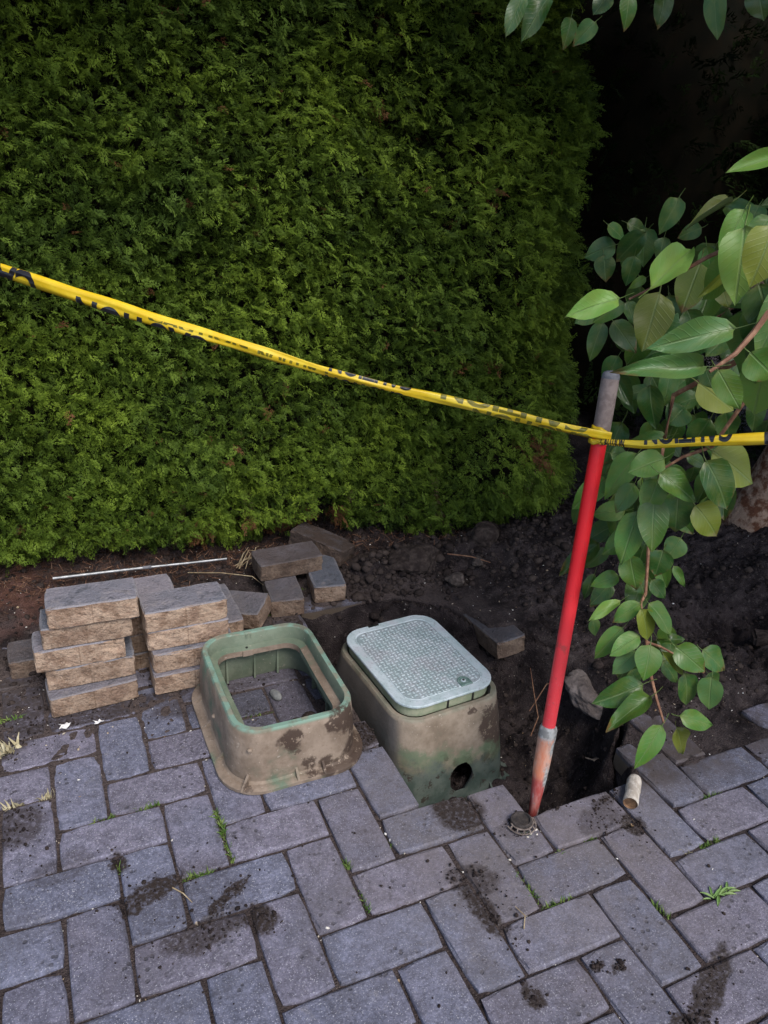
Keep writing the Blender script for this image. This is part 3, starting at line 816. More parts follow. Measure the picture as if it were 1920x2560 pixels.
LIMBS = [
    ([(2.35, .68, 1.05), (2.0, .35, 1.45), (1.6, .05, 1.55), (1.2, -.12, 1.42), (.98, -.20, 1.28)], [.05, .04, .03, .02, .009]),
    ([(2.33, .63, 1.6), (1.9, .55, 1.85), (1.5, .42, 1.72), (1.2, .36, 1.60), (.93, .31, 1.52), (.80, .357, 1.51)], [.045, .035, .025, .014, .007, .003]),
    ([(2.36, .68, .95), (2.0, .42, 1.2), (1.65, .27, 1.2), (1.45, .24, 1.07), (1.302, .314, .916), (1.196, .402, .871)], [.035, .028, .02, .012, .006, .003]),
    ([(1.6, .05, 1.55), (1.3, -.18, 1.38), (1.0, -.30, 1.20), (.85, -.308, 1.15)], [.02, .014, .008, .005]),
]
for pts, rr_ in LIMBS:
    tube_part("branch", pts, rr_, M['bark'], tree, TB, 7)
TWIGS = [
    ([(.85, -.308, 1.15), (.798, -.277, 1.082), (.778, -.28, 1.06), (.755, -.281, 1.036), (.724, -.277, 1.015)], [.005, .0042, .0036, .003, .002]),
    ([(.98, -.20, 1.28), (.949, -.161, 1.209), (.919, -.115, 1.152), (.9, -.063, 1.119), (.852, -.036, 1.08), (.809, -.017, 1.053)], [.006, .0042, .0035, .003, .0024, .0016]),
    ([(1.45, .24, 1.07), (1.25, .03, 1.05), (1.108, -.047, .984), (1.131, .08, .896), (1.126, .168, .826), (1.096, .138, .74), (1.058, .092, .686), (1.025, .054, .581), (1.004, .013, .484)],
     [.008, .007, .006, .0055, .005, .0045, .004, .0035, .003]),
    ([(1.004, .013, .484), (.979, -.004, .475), (.967, -.05, .421), (.953, -.093, .372), (.95, -.119, .342), (.95, -.148, .309)], [.0034, .0032, .003, .0029, .0027, .0022]),
    ([(1.25, .03, 1.05), (1.093, -.03, .88), (1.082, .007, .78), (1.053, .042, .751), (1.01, .049, .725)], [.006, .004, .0035, .003, .002]),
    ([(.967, -.05, .421), (1.003, -.052, .403), (1.044, -.082, .381), (1.073, -.106, .361)], [.0028, .0024, .002, .0014]),
]
for pts, rr_ in TWIGS:
    tube_part("twig", pts, rr_, M['twig'], tree, TB, 6)

def leaf_mesh(k):
    """unit leaf: base at origin, tip at y=1, half width 0.5; petiole behind the base; z is its face"""
    rr = random.Random(100 + k)
    fold = (.06, .16, .42, .12, .30, .04)[k]; droop = (.14, .26, .10, .36, .20, .30)[k]; wave = (.03, .05, .02, .04, .06, .03)[k]
    twist = (.0, .25, -.3, .15, -.12, .35)[k]
    ny = 11
    V, F = [], []
    cols = (-1, -.55, 0, .55, 1)
    for i in range(ny):
        t = i / (ny - 1)
        w = 0.5 * (math.sin(math.pi * min(1, t * 1.02) ** .72)) ** .66 if 0 < t < 1 else 0.0
        if t > .82: w *= 1 - .35 * ((t - .82) / .18)
        w = max(w, .006)
        for c in cols:
            x = w * c
            z = fold * abs(x) * (1.2 - .5 * t) - droop * t * t + wave * math.sin(t * 9 + c * 2 + k) * abs(c) + (0.012 if c == 0 else 0) * -1
            z += twist * x * t
            V.append((x, t, z))
    for i in range(ny - 1):
        for c in range(4):
            a = i * 5 + c
            F.append((a, a + 1, a + 6, a + 5))
    b0 = len(V)
    pl = .28
    for i in range(4):
        t = i / 3
        cx, cy, cz = .05 * math.sin(t * 2 + k) * t, .02 - pl * t, .10 * t * t
        for a in range(4):
            ang = a * math.pi / 2
            V.append((cx + .011 * math.cos(ang) * 1.6, cy, cz - .008 + .011 * math.sin(ang)))
    for i in range(3):
        for a in range(4):
            F.append((b0 + i * 4 + a, b0 + i * 4 + (a + 1) % 4, b0 + i * 4 + 4 + (a + 1) % 4, b0 + i * 4 + 4 + a))
    return np_mesh("leaf", V, F, True)
LEAF = [leaf_mesh(k) for k in range(6)]
for me in LEAF: me.materials.append(M['leaf'])
TONES = [(.028, .088, .018), (.054, .138, .022), (.105, .215, .036), (.115, .150, .018), (.075, .170, .050)]  # darkest green also paints shade into leaves, such as the topmost

def place_leaf(b, t, w, tone, k, rnd):
    b, t = Vector(b), Vector(t)
    Y = t - b; L = Y.length; Y.normalize()
    view = (CAM - (b + t) / 2).normalized()
    n = view + Vector((rnd.gauss(0, .25), rnd.gauss(0, .25), .45 + rnd.gauss(0, .2)))
    Z = (n - Y * n.dot(Y)).normalized()
    X = Y.cross(Z)
    o = mesh_obj("leaf", LEAF[k], None, tree)
    o.matrix_local = Matrix(((X.x * w, Y.x * L, Z.x * L, b.x - TB.x), (X.y * w, Y.y * L, Z.y * L, b.y - TB.y), (X.z * w, Y.z * L, Z.z * L, b.z - TB.z), (0, 0, 0, 1)))
    c = TONES[tone]
    j = rnd.uniform(.85, 1.15)
    o.color = (c[0] * j, c[1] * rnd.uniform(.92, 1.08) * j, c[2] * j, 1)
    return o

LEAVES = [
    (0.775,-0.035,1.058, 0.694,-0.029,1.043, 0.0329, 2),
    (0.795,-0.072,1.077, 0.893,-0.046,1.145, 0.0406, 2),
    (0.816,-0.001,1.044, 0.770,0.009,1.022, 0.0252, 1),
    (0.830,-0.022,1.085, 0.806,-0.018,1.072, 0.0123, 2),
    (0.879,0.133,1.006, 0.839,0.141,0.986, 0.0309, 0),
    (0.920,0.040,1.051, 0.884,0.012,0.966, 0.0569, 3),
    (0.776,-0.254,1.060, 0.669,-0.236,1.045, 0.0333, 4),
    (0.704,-0.286,1.025, 0.598,-0.263,1.022, 0.0266, 4),
    (0.742,-0.273,1.015, 0.761,-0.304,0.972, 0.0293, 2),
    (0.918,-0.096,1.189, 0.882,-0.108,1.133, 0.0336, 2),
    (0.946,-0.045,1.196, 0.876,-0.031,1.159, 0.0208, 3),
    (0.863,-0.161,1.131, 0.808,-0.160,1.082, 0.015, 3),
    (0.929,-0.084,1.104, 0.905,-0.070,1.062, 0.0307, 0),
    (0.791,-0.259,1.182, 0.766,-0.279,1.120, 0.0491, 3),
    (0.853,-0.206,1.105, 0.860,-0.242,1.040, 0.0486, 0),
    (0.789,-0.273,1.034, 0.815,-0.301,1.004, 0.0407, 1),
    (0.878,-0.165,1.256, 0.818,-0.147,1.236, 0.0229, 2),
    (0.879,-0.177,1.185, 0.843,-0.178,1.150, 0.0272, 1),
    (1.026,0.071,1.092, 0.986,0.052,1.017, 0.0516, 3),
    (1.165,0.460,1.076, 1.105,0.479,1.057, 0.0454, 0),
    (1.142,0.468,1.116, 1.178,0.438,1.091, 0.0336, 0),
    (1.207,0.449,1.091, 1.174,0.438,1.040, 0.0438, 0),
    (1.265,0.491,1.108, 1.253,0.460,1.036, 0.05, 0),
    (1.304,0.446,1.175, 1.264,0.431,1.109, 0.0438, 0),
    (1.230,0.512,1.116, 1.273,0.484,1.102, 0.0334, 0),
    (1.139,0.462,1.054, 1.138,0.437,1.005, 0.0421, 0),
    (1.279,0.441,1.094, 1.262,0.426,1.049, 0.0312, 0),
    (0.984,0.243,0.960, 0.950,0.226,0.897, 0.0315, 0),
    (0.988,0.220,0.967, 1.022,0.177,0.915, 0.0395, 0),
    (0.975,0.176,1.011, 0.984,0.153,0.975, 0.0257, 0),
    (1.122,0.228,0.820, 1.067,0.251,0.814, 0.032, 0),
    (1.141,0.195,0.820, 1.176,0.194,0.850, 0.0316, 0),
    (1.174,0.146,0.826, 1.116,0.166,0.812, 0.034, 0),
    (1.144,0.149,0.806, 1.109,0.150,0.776, 0.0502, 0),
    (0.916,-0.091,0.959, 0.923,-0.108,0.933, 0.0275, 0),
    (0.980,-0.023,0.914, 1.035,-0.069,0.873, 0.0496, 3),
    (1.050,-0.037,0.950, 1.067,-0.070,0.902, 0.0397, 0),
    (1.180,0.239,1.133, 1.140,0.250,1.117, 0.0272, 0),
    (1.076,0.066,1.057, 1.085,0.044,1.022, 0.0309, 3),
    (1.155,0.094,1.184, 1.136,0.087,1.153, 0.0335, 0),
    (0.997,-0.049,0.996, 0.958,-0.046,0.968, 0.031, 0),
    (1.057,0.110,1.006, 1.070,0.080,0.959, 0.0374, 0),
    (1.104,0.141,0.752, 1.030,0.167,0.736, 0.0274, 0),
    (1.000,0.034,0.757, 0.937,0.051,0.733, 0.0483, 1),
    (0.974,0.013,0.740, 1.016,-0.048,0.708, 0.0441, 1),
    (0.992,0.030,0.719, 0.961,0.014,0.659, 0.0433, 1),
    (1.026,0.129,0.730, 0.953,0.126,0.656, 0.0441, 1),
    (1.022,-0.039,0.777, 1.060,-0.095,0.704, 0.06, 0),
    (1.080,0.004,0.773, 1.154,-0.055,0.725, 0.0752, 3),
    (0.999,0.094,0.683, 0.959,0.086,0.631, 0.0359, 1),
    (0.972,0.042,0.651, 0.925,0.017,0.560, 0.0497, 1),
    (0.988,0.027,0.686, 0.956,-0.023,0.606, 0.0501, 1),
    (1.087,0.063,0.657, 1.072,0.038,0.594, 0.0594, 0),
    (1.099,0.030,0.651, 1.141,-0.016,0.600, 0.0586, 3),
    (1.093,0.231,0.514, 1.043,0.241,0.488, 0.0477, 0),
    (1.079,0.329,0.551, 1.053,0.309,0.488, 0.0292, 0),
    (1.049,0.214,0.488, 0.960,0.224,0.425, 0.0407, 0),
    (1.064,0.201,0.477, 1.014,0.205,0.438, 0.0279, 4),
    (0.960,0.029,0.568, 0.960,-0.003,0.505, 0.0429, 1),
    (1.068,0.053,0.548, 1.046,0.039,0.501, 0.045, 0),
    (1.077,0.109,0.546, 1.051,0.094,0.494, 0.0404, 0),
    (0.962,0.048,0.512, 0.912,0.063,0.495, 0.0288, 1),
    (0.999,0.100,0.459, 0.952,0.102,0.418, 0.0343, 0),
    (1.046,0.000,0.544, 1.064,-0.027,0.507, 0.017, 1),
    (1.096,0.075,0.736, 1.134,0.051,0.724, 0.0284, 0),
    (1.030,0.210,0.700, 1.074,0.184,0.691, 0.0323, 0),
    (1.176,0.114,0.528, 1.143,0.107,0.485, 0.0458, 0),
    (1.099,0.315,0.612, 1.111,0.281,0.557, 0.0397, 0),
    (0.945,0.014,0.478, 0.874,0.013,0.459, 0.0192, 2),
    (0.959,-0.023,0.491, 0.906,-0.014,0.460, 0.0294, 1),
    (0.967,-0.035,0.497, 0.996,-0.090,0.463, 0.0409, 1),
    (0.946,-0.040,0.492, 0.960,-0.074,0.438, 0.0383, 3),
    (0.930,-0.021,0.443, 0.872,-0.021,0.390, 0.032, 1),
    (0.943,-0.052,0.442, 0.880,-0.055,0.426, 0.0315, 1),
    (0.935,-0.062,0.415, 0.887,-0.060,0.375, 0.0339, 4),
    (0.939,-0.086,0.444, 0.911,-0.121,0.398, 0.0469, 1),
    (0.987,-0.100,0.438, 1.021,-0.154,0.409, 0.0449, 1),
    (0.970,-0.087,0.423, 1.003,-0.122,0.384, 0.0139, 3),
    (1.076,-0.087,0.401, 1.117,-0.124,0.367, 0.0444, 0),
    (1.018,-0.053,0.366, 1.044,-0.084,0.329, 0.0328, 0),
    (1.026,-0.103,0.371, 1.030,-0.136,0.312, 0.0414, 0),
    (1.056,-0.138,0.379, 1.039,-0.159,0.321, 0.0409, 4),
    (0.924,-0.104,0.372, 0.831,-0.096,0.348, 0.0472, 0),
    (0.921,-0.130,0.365, 0.828,-0.132,0.323, 0.0352, 1),
    (0.919,-0.171,0.332, 0.855,-0.195,0.274, 0.0347, 1),
    (0.971,-0.160,0.329, 1.031,-0.195,0.316, 0.0332, 1),
    (0.977,-0.155,0.297, 1.003,-0.176,0.232, 0.0359, 3),
    (1.019,-0.053,0.415, 1.050,-0.065,0.421, 0.0204, 0),
    (1.018,0.048,0.492, 1.024,0.031,0.464, 0.0285, 0),
    (1.039,0.039,0.493, 1.062,0.011,0.460, 0.0297, 0),
    (0.981,0.137,0.465, 0.950,0.126,0.417, 0.0194, 0),
    (0.992,0.102,0.455, 0.949,0.102,0.417, 0.0243, 0),
    (0.953,0.088,0.391, 0.959,0.069,0.359, 0.0269, 0),
    (0.977,-0.016,0.329, 0.992,-0.035,0.306, 0.0273, 0),
    (1.117,-0.081,0.332, 1.131,-0.100,0.309, 0.0297, 0),
    (0.768,0.304,1.476, 0.735,0.289,1.416, 0.0277, 0),
    (0.806,0.285,1.474, 0.755,0.279,1.415, 0.0304, 0),
    (0.901,0.355,1.461, 0.888,0.339,1.416, 0.0284, 0),
    (0.867,0.239,1.440, 0.834,0.240,1.410, 0.0263, 0),
    (0.967,0.345,1.500, 0.938,0.343,1.470, 0.0314, 0),
    (0.935,0.167,1.479, 0.925,0.149,1.435, 0.0292, 0),
    (1.005,0.137,1.486, 0.995,0.110,1.425, 0.0292, 0),
    (0.974,0.022,1.470, 0.978,0.002,1.435, 0.0365, 0),
    (0.814,0.351,1.491, 0.826,0.333,1.466, 0.0345, 0),
    (1.112,0.476,1.533, 1.101,0.452,1.475, 0.0332, 0),
]

_lr = random.Random(21)
for (b0_, b1_, b2_, t0_, t1_, t2_, w, tone) in LEAVES:
    b, t = (b0_, b1_, b2_), (t0_, t1_, t2_)
    ln = (Vector(t) - Vector(b)).length
    cand = (1, 2, 4) if w / ln < .38 else (0, 1, 3, 5)
    place_leaf(b, t, w * 1.12, tone, _lr.choice(cand), _lr)
# more leaves deeper in the same hanging branches
def fill_leaves(n, path, spread, tones, ln=(.06, .095)):
    for _ in range(n):
        s = _lr.random() * (len(path) - 1); i = int(s); f = s - i
        p = Vector(path[i]).lerp(Vector(path[min(i + 1, len(path) - 1)]), f)
        p += Vector((_lr.gauss(0, 1), _lr.gauss(0, 1) * .8, _lr.gauss(0, 1))) * spread
        d = Vector((_lr.gauss(-.1, .5), _lr.gauss(-.1, .4), -.8 + _lr.gauss(0, .35))).normalized() * _lr.uniform(*ln)
        place_leaf(p, p + d, d.length * _lr.uniform(.5, .68), _lr.choice(tones), _lr.randrange(6), _lr)
fill_leaves(34, [(1.20, .28, 1.0), (1.30, .30, .88), (1.32, .28, .70), (1.25, .22, .60)], .07, (0, 0, 0, 1))
fill_leaves(26, [(1.12, .20, 1.10), (1.30, .20, 1.10), (1.48, .22, 1.02)], .07, (0, 0, 1))
fill_leaves(16, [(1.12, .20, .72), (1.12, .16, .60), (1.07, .10, .50)], .04, (0, 0, 1))
fill_leaves(20, [(1.45, .25, .95), (1.60, .2, .85), (1.62, .18, .70)], .07, (0, 0))
fill_leaves(26, [(1.12, .24, .95), (1.14, .26, .78), (1.12, .22, .60)], .055, (0, 0, 1), (.07, .10))
fill_leaves(14, [(.90, -.28, 1.12), (.87, -.22, 1.04), (.92, -.20, 1.16)], .035, (0, 1, 1, 2, 3), (.085, .11))
fill_leaves(8, [(1.03, .02, .42), (1.05, -.03, .36)], .02, (0, 0, 1), (.05, .07))

# unseen leaf masses of the tree, placed to shade hedge, soil and leaves
def shade_crown_leaf(rr):
    V = [(0, 0, 0), (.16, .25, .05), (.30, .50, .06), (.18, .82, -.04), (0, 1, -.12), (-.18, .82, -.04), (-.30, .50, .06), (-.16, .25, .05), (0, .5, -.02)]
    F = [(8, 0, 1), (8, 1, 2), (8, 2, 3), (8, 3, 4), (8, 4, 5), (8, 5, 6), (8, 6, 7), (8, 7, 0)]
    return np.array(V, np.float32), np.array(F, np.int32)
CL = [shade_crown_leaf(None)]
cen = np.array([[2.15, .35, 2.05, .70, .75, .45], [2.5, -.3, 1.95, .8, .9, .6], [1.95, -.55, 1.95, .45, .75, .35], [2.2, -1.2, 2.1, .6, .6, .4], [2.0, 1.1, 2.25, .8, .55, .5], [1.75, .25, 1.95, .32, .6, .28],
                [0.85, 1.0, 2.25, .75, .36, .28], [-.10, .85, 2.25, .65, .45, .25], [-.75, .55, 2.15, .55, .60, .28], [1.38, .90, 2.10, .42, .42, .32], [1.68, .55, 1.98, .36, .5, .3], [2.85, -.2, 1.5, .6, .8, .7], [1.12, -.36, 1.95, .36, .26, .2]])
cp = []
for (a, b, c_, ra, rb, rc) in cen:
    m = int(2600 * (ra * rb * rc / .2) ** .66)
    d = rng.normal(0, 1, (m, 3)); d /= np.linalg.norm(d, axis=1, keepdims=True)
    r_ = rng.random(m)[:, None] ** .45
    cp.append(d * r_ * np.array([ra, rb, rc]) + np.array([a, b, c_]))
cp = np.concatenate(cp)
# cut along a rising plane so these shading leaves stay out of view
cp = cp[cp[:, 2] > 1.40 + 0.20 * (0.39 * cp[:, 0] + 0.82 * (cp[:, 1] + 0.97))]
m = len(cp)
ax = rng.normal(0, .6, (m, 3)) + np.array([0, 0, -.7]); up = rng.normal(0, .7, (m, 3)) + np.array([0, -.6, .6])
cm = scatter_mesh("shade_crown", cp - np.array(TB), frames(up, ax), rng.uniform(.08, .12, m), np.clip(rng.normal(.5, .2, m), 0, 1), CL, np.zeros(m, int))
tag(mesh_obj("shade_crown", cm, M['dark_foliage'], tree), kind="stuff")

# ================================================================== OBJECTS
# ---- loose bricks (pavers taken up)
def brick_mesh(seed, lx=0.200, ly=0.098, h=0.055, chip=0.0, rough=0.0013):
    rr = random.Random(seed)
    bm = bmesh.new()
    bmesh.ops.create_cube(bm, size=1)
    for v in bm.verts:
        v.co = Vector((v.co.x * lx, v.co.y * ly, (v.co.z + .5) * h))
    bmesh.ops.bevel(bm, geom=bm.edges[:] , offset=0.0028, segments=1, affect='EDGES')
    for q in range(1, 8):
        bmesh.ops.bisect_plane(bm, geom=bm.verts[:] + bm.edges[:] + bm.faces[:], plane_co=(lx * (q / 8 - .5), 0, 0), plane_no=(1, 0, 0))
    for q in (-.22, .02, .26):
        bmesh.ops.bisect_plane(bm, geom=bm.verts[:] + bm.edges[:] + bm.faces[:], plane_co=(0, ly * q, 0), plane_no=(0, 1, 0))
    for q in (.3, .62, .85):
        bmesh.ops.bisect_plane(bm, geom=bm.verts[:] + bm.edges[:] + bm.faces[:], plane_co=(0, 0, h * q), plane_no=(0, 0, 1))
    for v in bm.verts:
        d = Vector((rr.uniform(-1, 1), rr.uniform(-1, 1), rr.uniform(-.6, .6) if .002 < v.co.z < h - .002 else rr.uniform(-.25, .25))) * rough
        if chip and v.co.y < -ly / 2 + .004 and v.co.z > h * .55:
            k = max(0, float(vnoise(np.array([v.co.x]), np.array([seed * 1.0]), 0, 26, seed)[0]) + .25)
            d += Vector((0, chip * k, -chip * .7 * k))
        corner = abs(v.co.x) > lx / 2 - .004 and abs(v.co.y) > ly / 2 - .004
        if corner: d += Vector((-math.copysign(rr.uniform(0, .004), v.co.x), -math.copysign(rr.uniform(0, .003), v.co.y), 0))
        v.co += d
    bmesh.ops.triangulate(bm, faces=[f for f in bm.faces if len(f.verts) > 4])
    me = bpy.data.meshes.new("brick")
    bm.normal_update(); bm.to_mesh(me); bm.free()
    me.materials.append(M['brick'])
    return me
BM_ = [brick_mesh(s) for s in range(5)]
BM_CHIP = [brick_mesh(60, chip=.012), brick_mesh(61, chip=.007)]
BM_HALF = brick_mesh(70, lx=.10)

def brick(me, x, y, z, rz, label, group, dirt=0.0, rx=0.0, ry=0.0):
    """x, y, z: the middle of the underside"""
    o = mesh_obj("loose_brick", me)
    o.location = (x, y, z); o.rotation_euler = Euler((R(rx), R(ry), R(rz)))
    o["dirt"] = float(dirt)
    return tag(o, label, "brick", group)
G1, G2, G3 = "bricks of the left stack", "bricks of the right stack", "bricks piled by the hedge"
H = .0553
# left stack, front edge at y = 0.66
brick(BM_[0], .008, .702, 0 * H, 3.0, "tan sided brick at the very bottom of the left front stack", G1, .25)
brick(BM_CHIP[1], .012, .727, 1 * H + .001, -2.2, "brick second from the ground in the left stack, one above the lowest", G1, .15, 0, -1.0)
brick(BM_CHIP[0], -.008, .729, 2 * H, -1.2, "badly chipped middle brick sticking out left from the left stack", G1, .1)
brick(BM_[1], .014, .731, 3 * H, -2.0, "brick just under the slate topped brick of the left stack", G1, .05)
brick(BM_[2], .032, .722, 4 * H, -2.5, "slate blue topped brick lying on top of the left stack", G1, 0)
# right stack
brick(BM_[3], .246, .702, 0 * H, .8, "lowest brick of the right stack, its end next to the open box", G2, .2)
brick(BM_[4], .249, .713, 1 * H, .4, "brick second from the ground in the right stack beside the open box", G2, .1, .4)
brick(BM_[0], .242, .728, 2 * H, -1.6, "brick directly under the top brick of the right stack", G2, .08)
brick(BM_[1], .238, .728, 3 * H, 1.0, "mauve grey topped brick lying on top of the right stack", G2, 0)
# the stack hidden behind: only its top shows, and what carries it
G4 = "bricks of the half hidden stack behind"
for k in range(3):
    brick(BM_[k], .132 + .006 * (k % 2), .830 + .003 * (k % 2), k * H - .012, (1, -1, 1.5)[k],
          ("lowest brown brick of the half hidden stack behind the two front stacks", "middle brown brick of the half hidden stack, in the gap between the front stacks", "brown brick directly under the swirl marked brick behind the stacks")[k], G4, .3)
brick(BM_[4], .130, .8300, 3 * H - .012, 1.6, "brick with a swirl mark lying flat behind the two stack tops", G4, 0)
brick(BM_[2], -.075, .885, -.004, 1.0, "dirty single brick lying low at the far left of the stacks", "single bricks lying about", .7)
brick(BM_[3], .345, .838, 0.002, 92, "slate brick standing lower right behind the right stack, mostly hidden", "single bricks lying about", .3)
brick(BM_[2], .345, .842, 0.058, 91, "slate grey brick end peeping out behind the right stack", "single bricks lying about", .2)
brick(BM_[0], .410, .925, 0.010, -38, "purplish brick lying tilted between the right stack and the hedge pile", "single bricks lying about", .35, 9, -6)
# the pile by the hedge
brick(BM_[1], .570, .985, .000, 83, "small end of a brick under the big dirty brick by the hedge", G3, .55)
brick(BM_[3], .712, 1.012, .004, 82, "pale end of a brick facing out under the hedge, right of centre in the pile", G3, .2)
brick(BM_[0], .609, 1.060, .058, 2, "big dirty brick laid across the top of the pile by the hedge", G3, .75, 3, 0)
brick(BM_CHIP[1], .756, 1.165, .040, 130, "dark brick tipped on its edge at the right of the pile by the hedge", G3, .95, 7, -9)
brick(BM_[2], 1.112, .655, -.056, 92, "rounded brick end jutting from the soil behind the lidded box", "single bricks lying about", .6, -4, 3)

# ---- valve boxes
def rrect(hx, hy, r, n=8):
    pts = []
    for (cx, cy, a0) in ((hx - r, hy - r, 0), (-hx + r, hy - r, 90), (-hx + r, -hy + r, 180), (hx - r, -hy + r, 270)):
        for k in range(n + 1):
            a = R(a0 + 90 * k / n)
            pts.append((cx + r * math.cos(a), cy + r * math.sin(a)))
    return pts

def densify(pts, m=5):
    out = []
    for a, b in zip(pts, pts[1:] + pts[:1]):
        L = math.hypot(b[0] - a[0], b[1] - a[1])
        k = max(1, int(L / .02))
        out += [(a[0] + (b[0] - a[0]) * q / k, a[1] + (b[1] - a[1]) * q / k) for q in range(k)]
    return out

def loft(bm, rings, close_last=False, close_first=False):
    """rings: list of (hx, hy, r, z); all get the same number of points"""
    ref = densify(rrect(*rings[0][:3]))
    n0 = len(rrect(*rings[0][:3]))
    prev = None; allr = []
    # parametrise every ring by corner arcs and sides alike
    def pts_of(hx, hy, r):
        p = rrect(hx, hy, r)
        out = []
        for i, (a, b) in enumerate(zip(p, p[1:] + p[:1])):
            k = 9 if i % 9 == 8 else 1
            out += [(a[0] + (b[0] - a[0]) * q / k, a[1] + (b[1] - a[1]) * q / k) for q in range(k)]
        return out
    for (hx, hy, r, z) in rings:
        vs = [bm.verts.new((x, y, z)) for x, y in pts_of(hx, hy, r)]
        if prev:
            n = len(vs)
            for k in range(n):
                bm.faces.new((prev[k], prev[(k + 1) % n], vs[(k + 1) % n], vs[k]))
        prev = vs; allr.append(vs)
    if close_last: bm.faces.new(prev)
    if close_first: bm.faces.new(allr[0][::-1])
    return allr

def add_box(bm, c, s, rz=0.0):
    r = bmesh.ops.create_cube(bm, size=1)
    for v in r['verts']:
        x, y = v.co.x * s[0], v.co.y * s[1]
        v.co = Vector((c[0] + x * math.cos(rz) - y * math.sin(rz), c[1] + x * math.sin(rz) + y * math.cos(rz), c[2] + v.co.z * s[2]))
    return r['verts']

def gusset(mat, parent, x, y, ang, h=.034, d=.020, t=.005):
    """triangular fin: its foot runs outwards (local +x) along the flange"""
    bm = bmesh.new()
    ca, sa = math.cos(ang), math.sin(ang)
    pr = []
    for s in (-t / 2, t / 2):
        pr.append([bm.verts.new((x + px * ca - s * sa, y + px * sa + s * ca, pz)) for px, pz in ((-.006, .0085), (d, .0085), (d * .8, .012), (-.004 - .004, h))])
    bm.faces.new(pr[0][::-1]); bm.faces.new(pr[1])
    for k in range(4):
        bm.faces.new((pr[0][k], pr[0][(k + 1) % 4], pr[1][(k + 1) % 4], pr[1][k]))
    bmesh.ops.recalc_face_normals(bm, faces=bm.faces[:])
    return from_bm("gusset", bm, mat, parent)

def valve_box(loc, rz, hxb, hyb, hxt, hyt, Hb, mat, label, hole=None):
    root = tag(empty("valve_box", loc, (0, 0, rz)), label, "valve box")
    bm = bmesh.new()
    fl = .022
    lerp = lambda a, b, t: a + (b - a) * t
    rings = [(hxb + fl, hyb + fl, .095, 0.0), (hxb + fl, hyb + fl, .095, .0075), (hxb + fl - .002, hyb + fl - .002, .093, .009), (hxb + .004, hyb + .004, .080, .0095), (hxb, hyb, .078, .014)]
    for t in (.25, .5, .75):
        bulge = .003 * math.sin(math.pi * t)
        rings.append((lerp(hxb, hxt, t) + bulge, lerp(hyb, hyt, t) + bulge, lerp(.078, .064, t), lerp(.014, Hb - .004, t)))
    rings += [(hxt, hyt, .064, Hb - .004), (hxt - .003, hyt - .003, .061, Hb), (hxt - .013, hyt - .013, .053, Hb), (hxt - .015, hyt - .015, .051, Hb - .003),
              (hxt - .017, hyt - .017, .049, Hb - .034), (hxt - .036, hyt - .036, .036, Hb - .036), (hxt - .037, hyt - .037, .036, Hb - .050), (hxt - .015, hyt - .015, .051, Hb - .056),
              (hxb - .014, hyb - .014, .065, .012), (hxb - .010, hyb - .010, .068, 0.0)]
    rs_ = loft(bm, rings)
    for k in range(len(rs_[0])):
        bm.faces.new((rs_[-1][k], rs_[-1][(k + 1) % len(rs_[0])], rs_[0][(k + 1) % len(rs_[0])], rs_[0][k]))   # underside of the flange
    bmesh.ops.recalc_face_normals(bm, faces=bm.faces[:])
    for v in bm.verts:
        v.co += Vector((float(vnoise(np.array([v.co.x]), np.array([v.co.y]), v.co.z, 9, 201)[0]) * .0022, float(vnoise(np.array([v.co.x]), np.array([v.co.y]), v.co.z, 9, 202)[0]) * .0022, 0))
    bm.faces.ensure_lookup_table()
    nper = len(bm.faces) // (len(rings) - 1)
    for fi, f in enumerate(bm.faces):
        if fi // nper in (len(rings) - 8, len(rings) - 7, len(rings) - 5, len(rings) - 4, len(rings) - 3, len(rings) - 2): f.material_index = 1
    body = from_bm("body", bm, mat, root, True)
    body.data.materials.append(M['box_inside'])
    return root, body

M['box_inside'] = mat_box("box_plastic_inside", 9.0, [], .40)
box_muds1 = [(-.020, -.195, .105, .030, .95), (.085, -.190, .118, .030, .95), (.115, -.180, .112, .034, .95), (.150, -.17, .075, .040, .95), (.142, -.19, .035, .045, .95), (.155, -.15, .025, .05, .9),
             (.02, -.208, .028, .022, .9), (.058, -.212, .020, .026, .9), (-.115, -.20, .02, .012, .7), (-.005, -.20, .07, .010, .7), (.10, -.21, .012, .03, .8)]
M['box_open'] = mat_box("box_plastic_dusty", .142, box_muds1, 1.0)
ob, ob_body = valve_box((.3905, .4635, .0015), 0, .145, .196, .1370, .1870, .142, M['box_open'], "open rectangular valve box without lid standing on the pavers, caked in tan dirt")
for (x, y, a) in ((-.118, -.190, R(222)), (-.010, -.197, R(270)), (.050, -.197, R(270)), (-.147, -.095, R(180)), (-.147, .02, R(180)), (-.147, .12, R(180)), (.147, -.06, 0), (.147, .09, 0), (.06, .197, R(90)), (-.05, .197, R(90))):
    gusset(M['box_open'], ob, x, y, a)
for (x, y, z) in ((-.108, -.185, .098), (-.145, -.02, .07)):
    bm = bmesh.new(); bmesh.ops.create_uvsphere(bm, u_segments=8, v_segments=5, radius=.006)
    for v in bm.verts: v.co = Vector((v.co.x + x, v.co.y + y, v.co.z * .8 + z))
    from_bm("boss", bm, M['box_open'], ob, True)
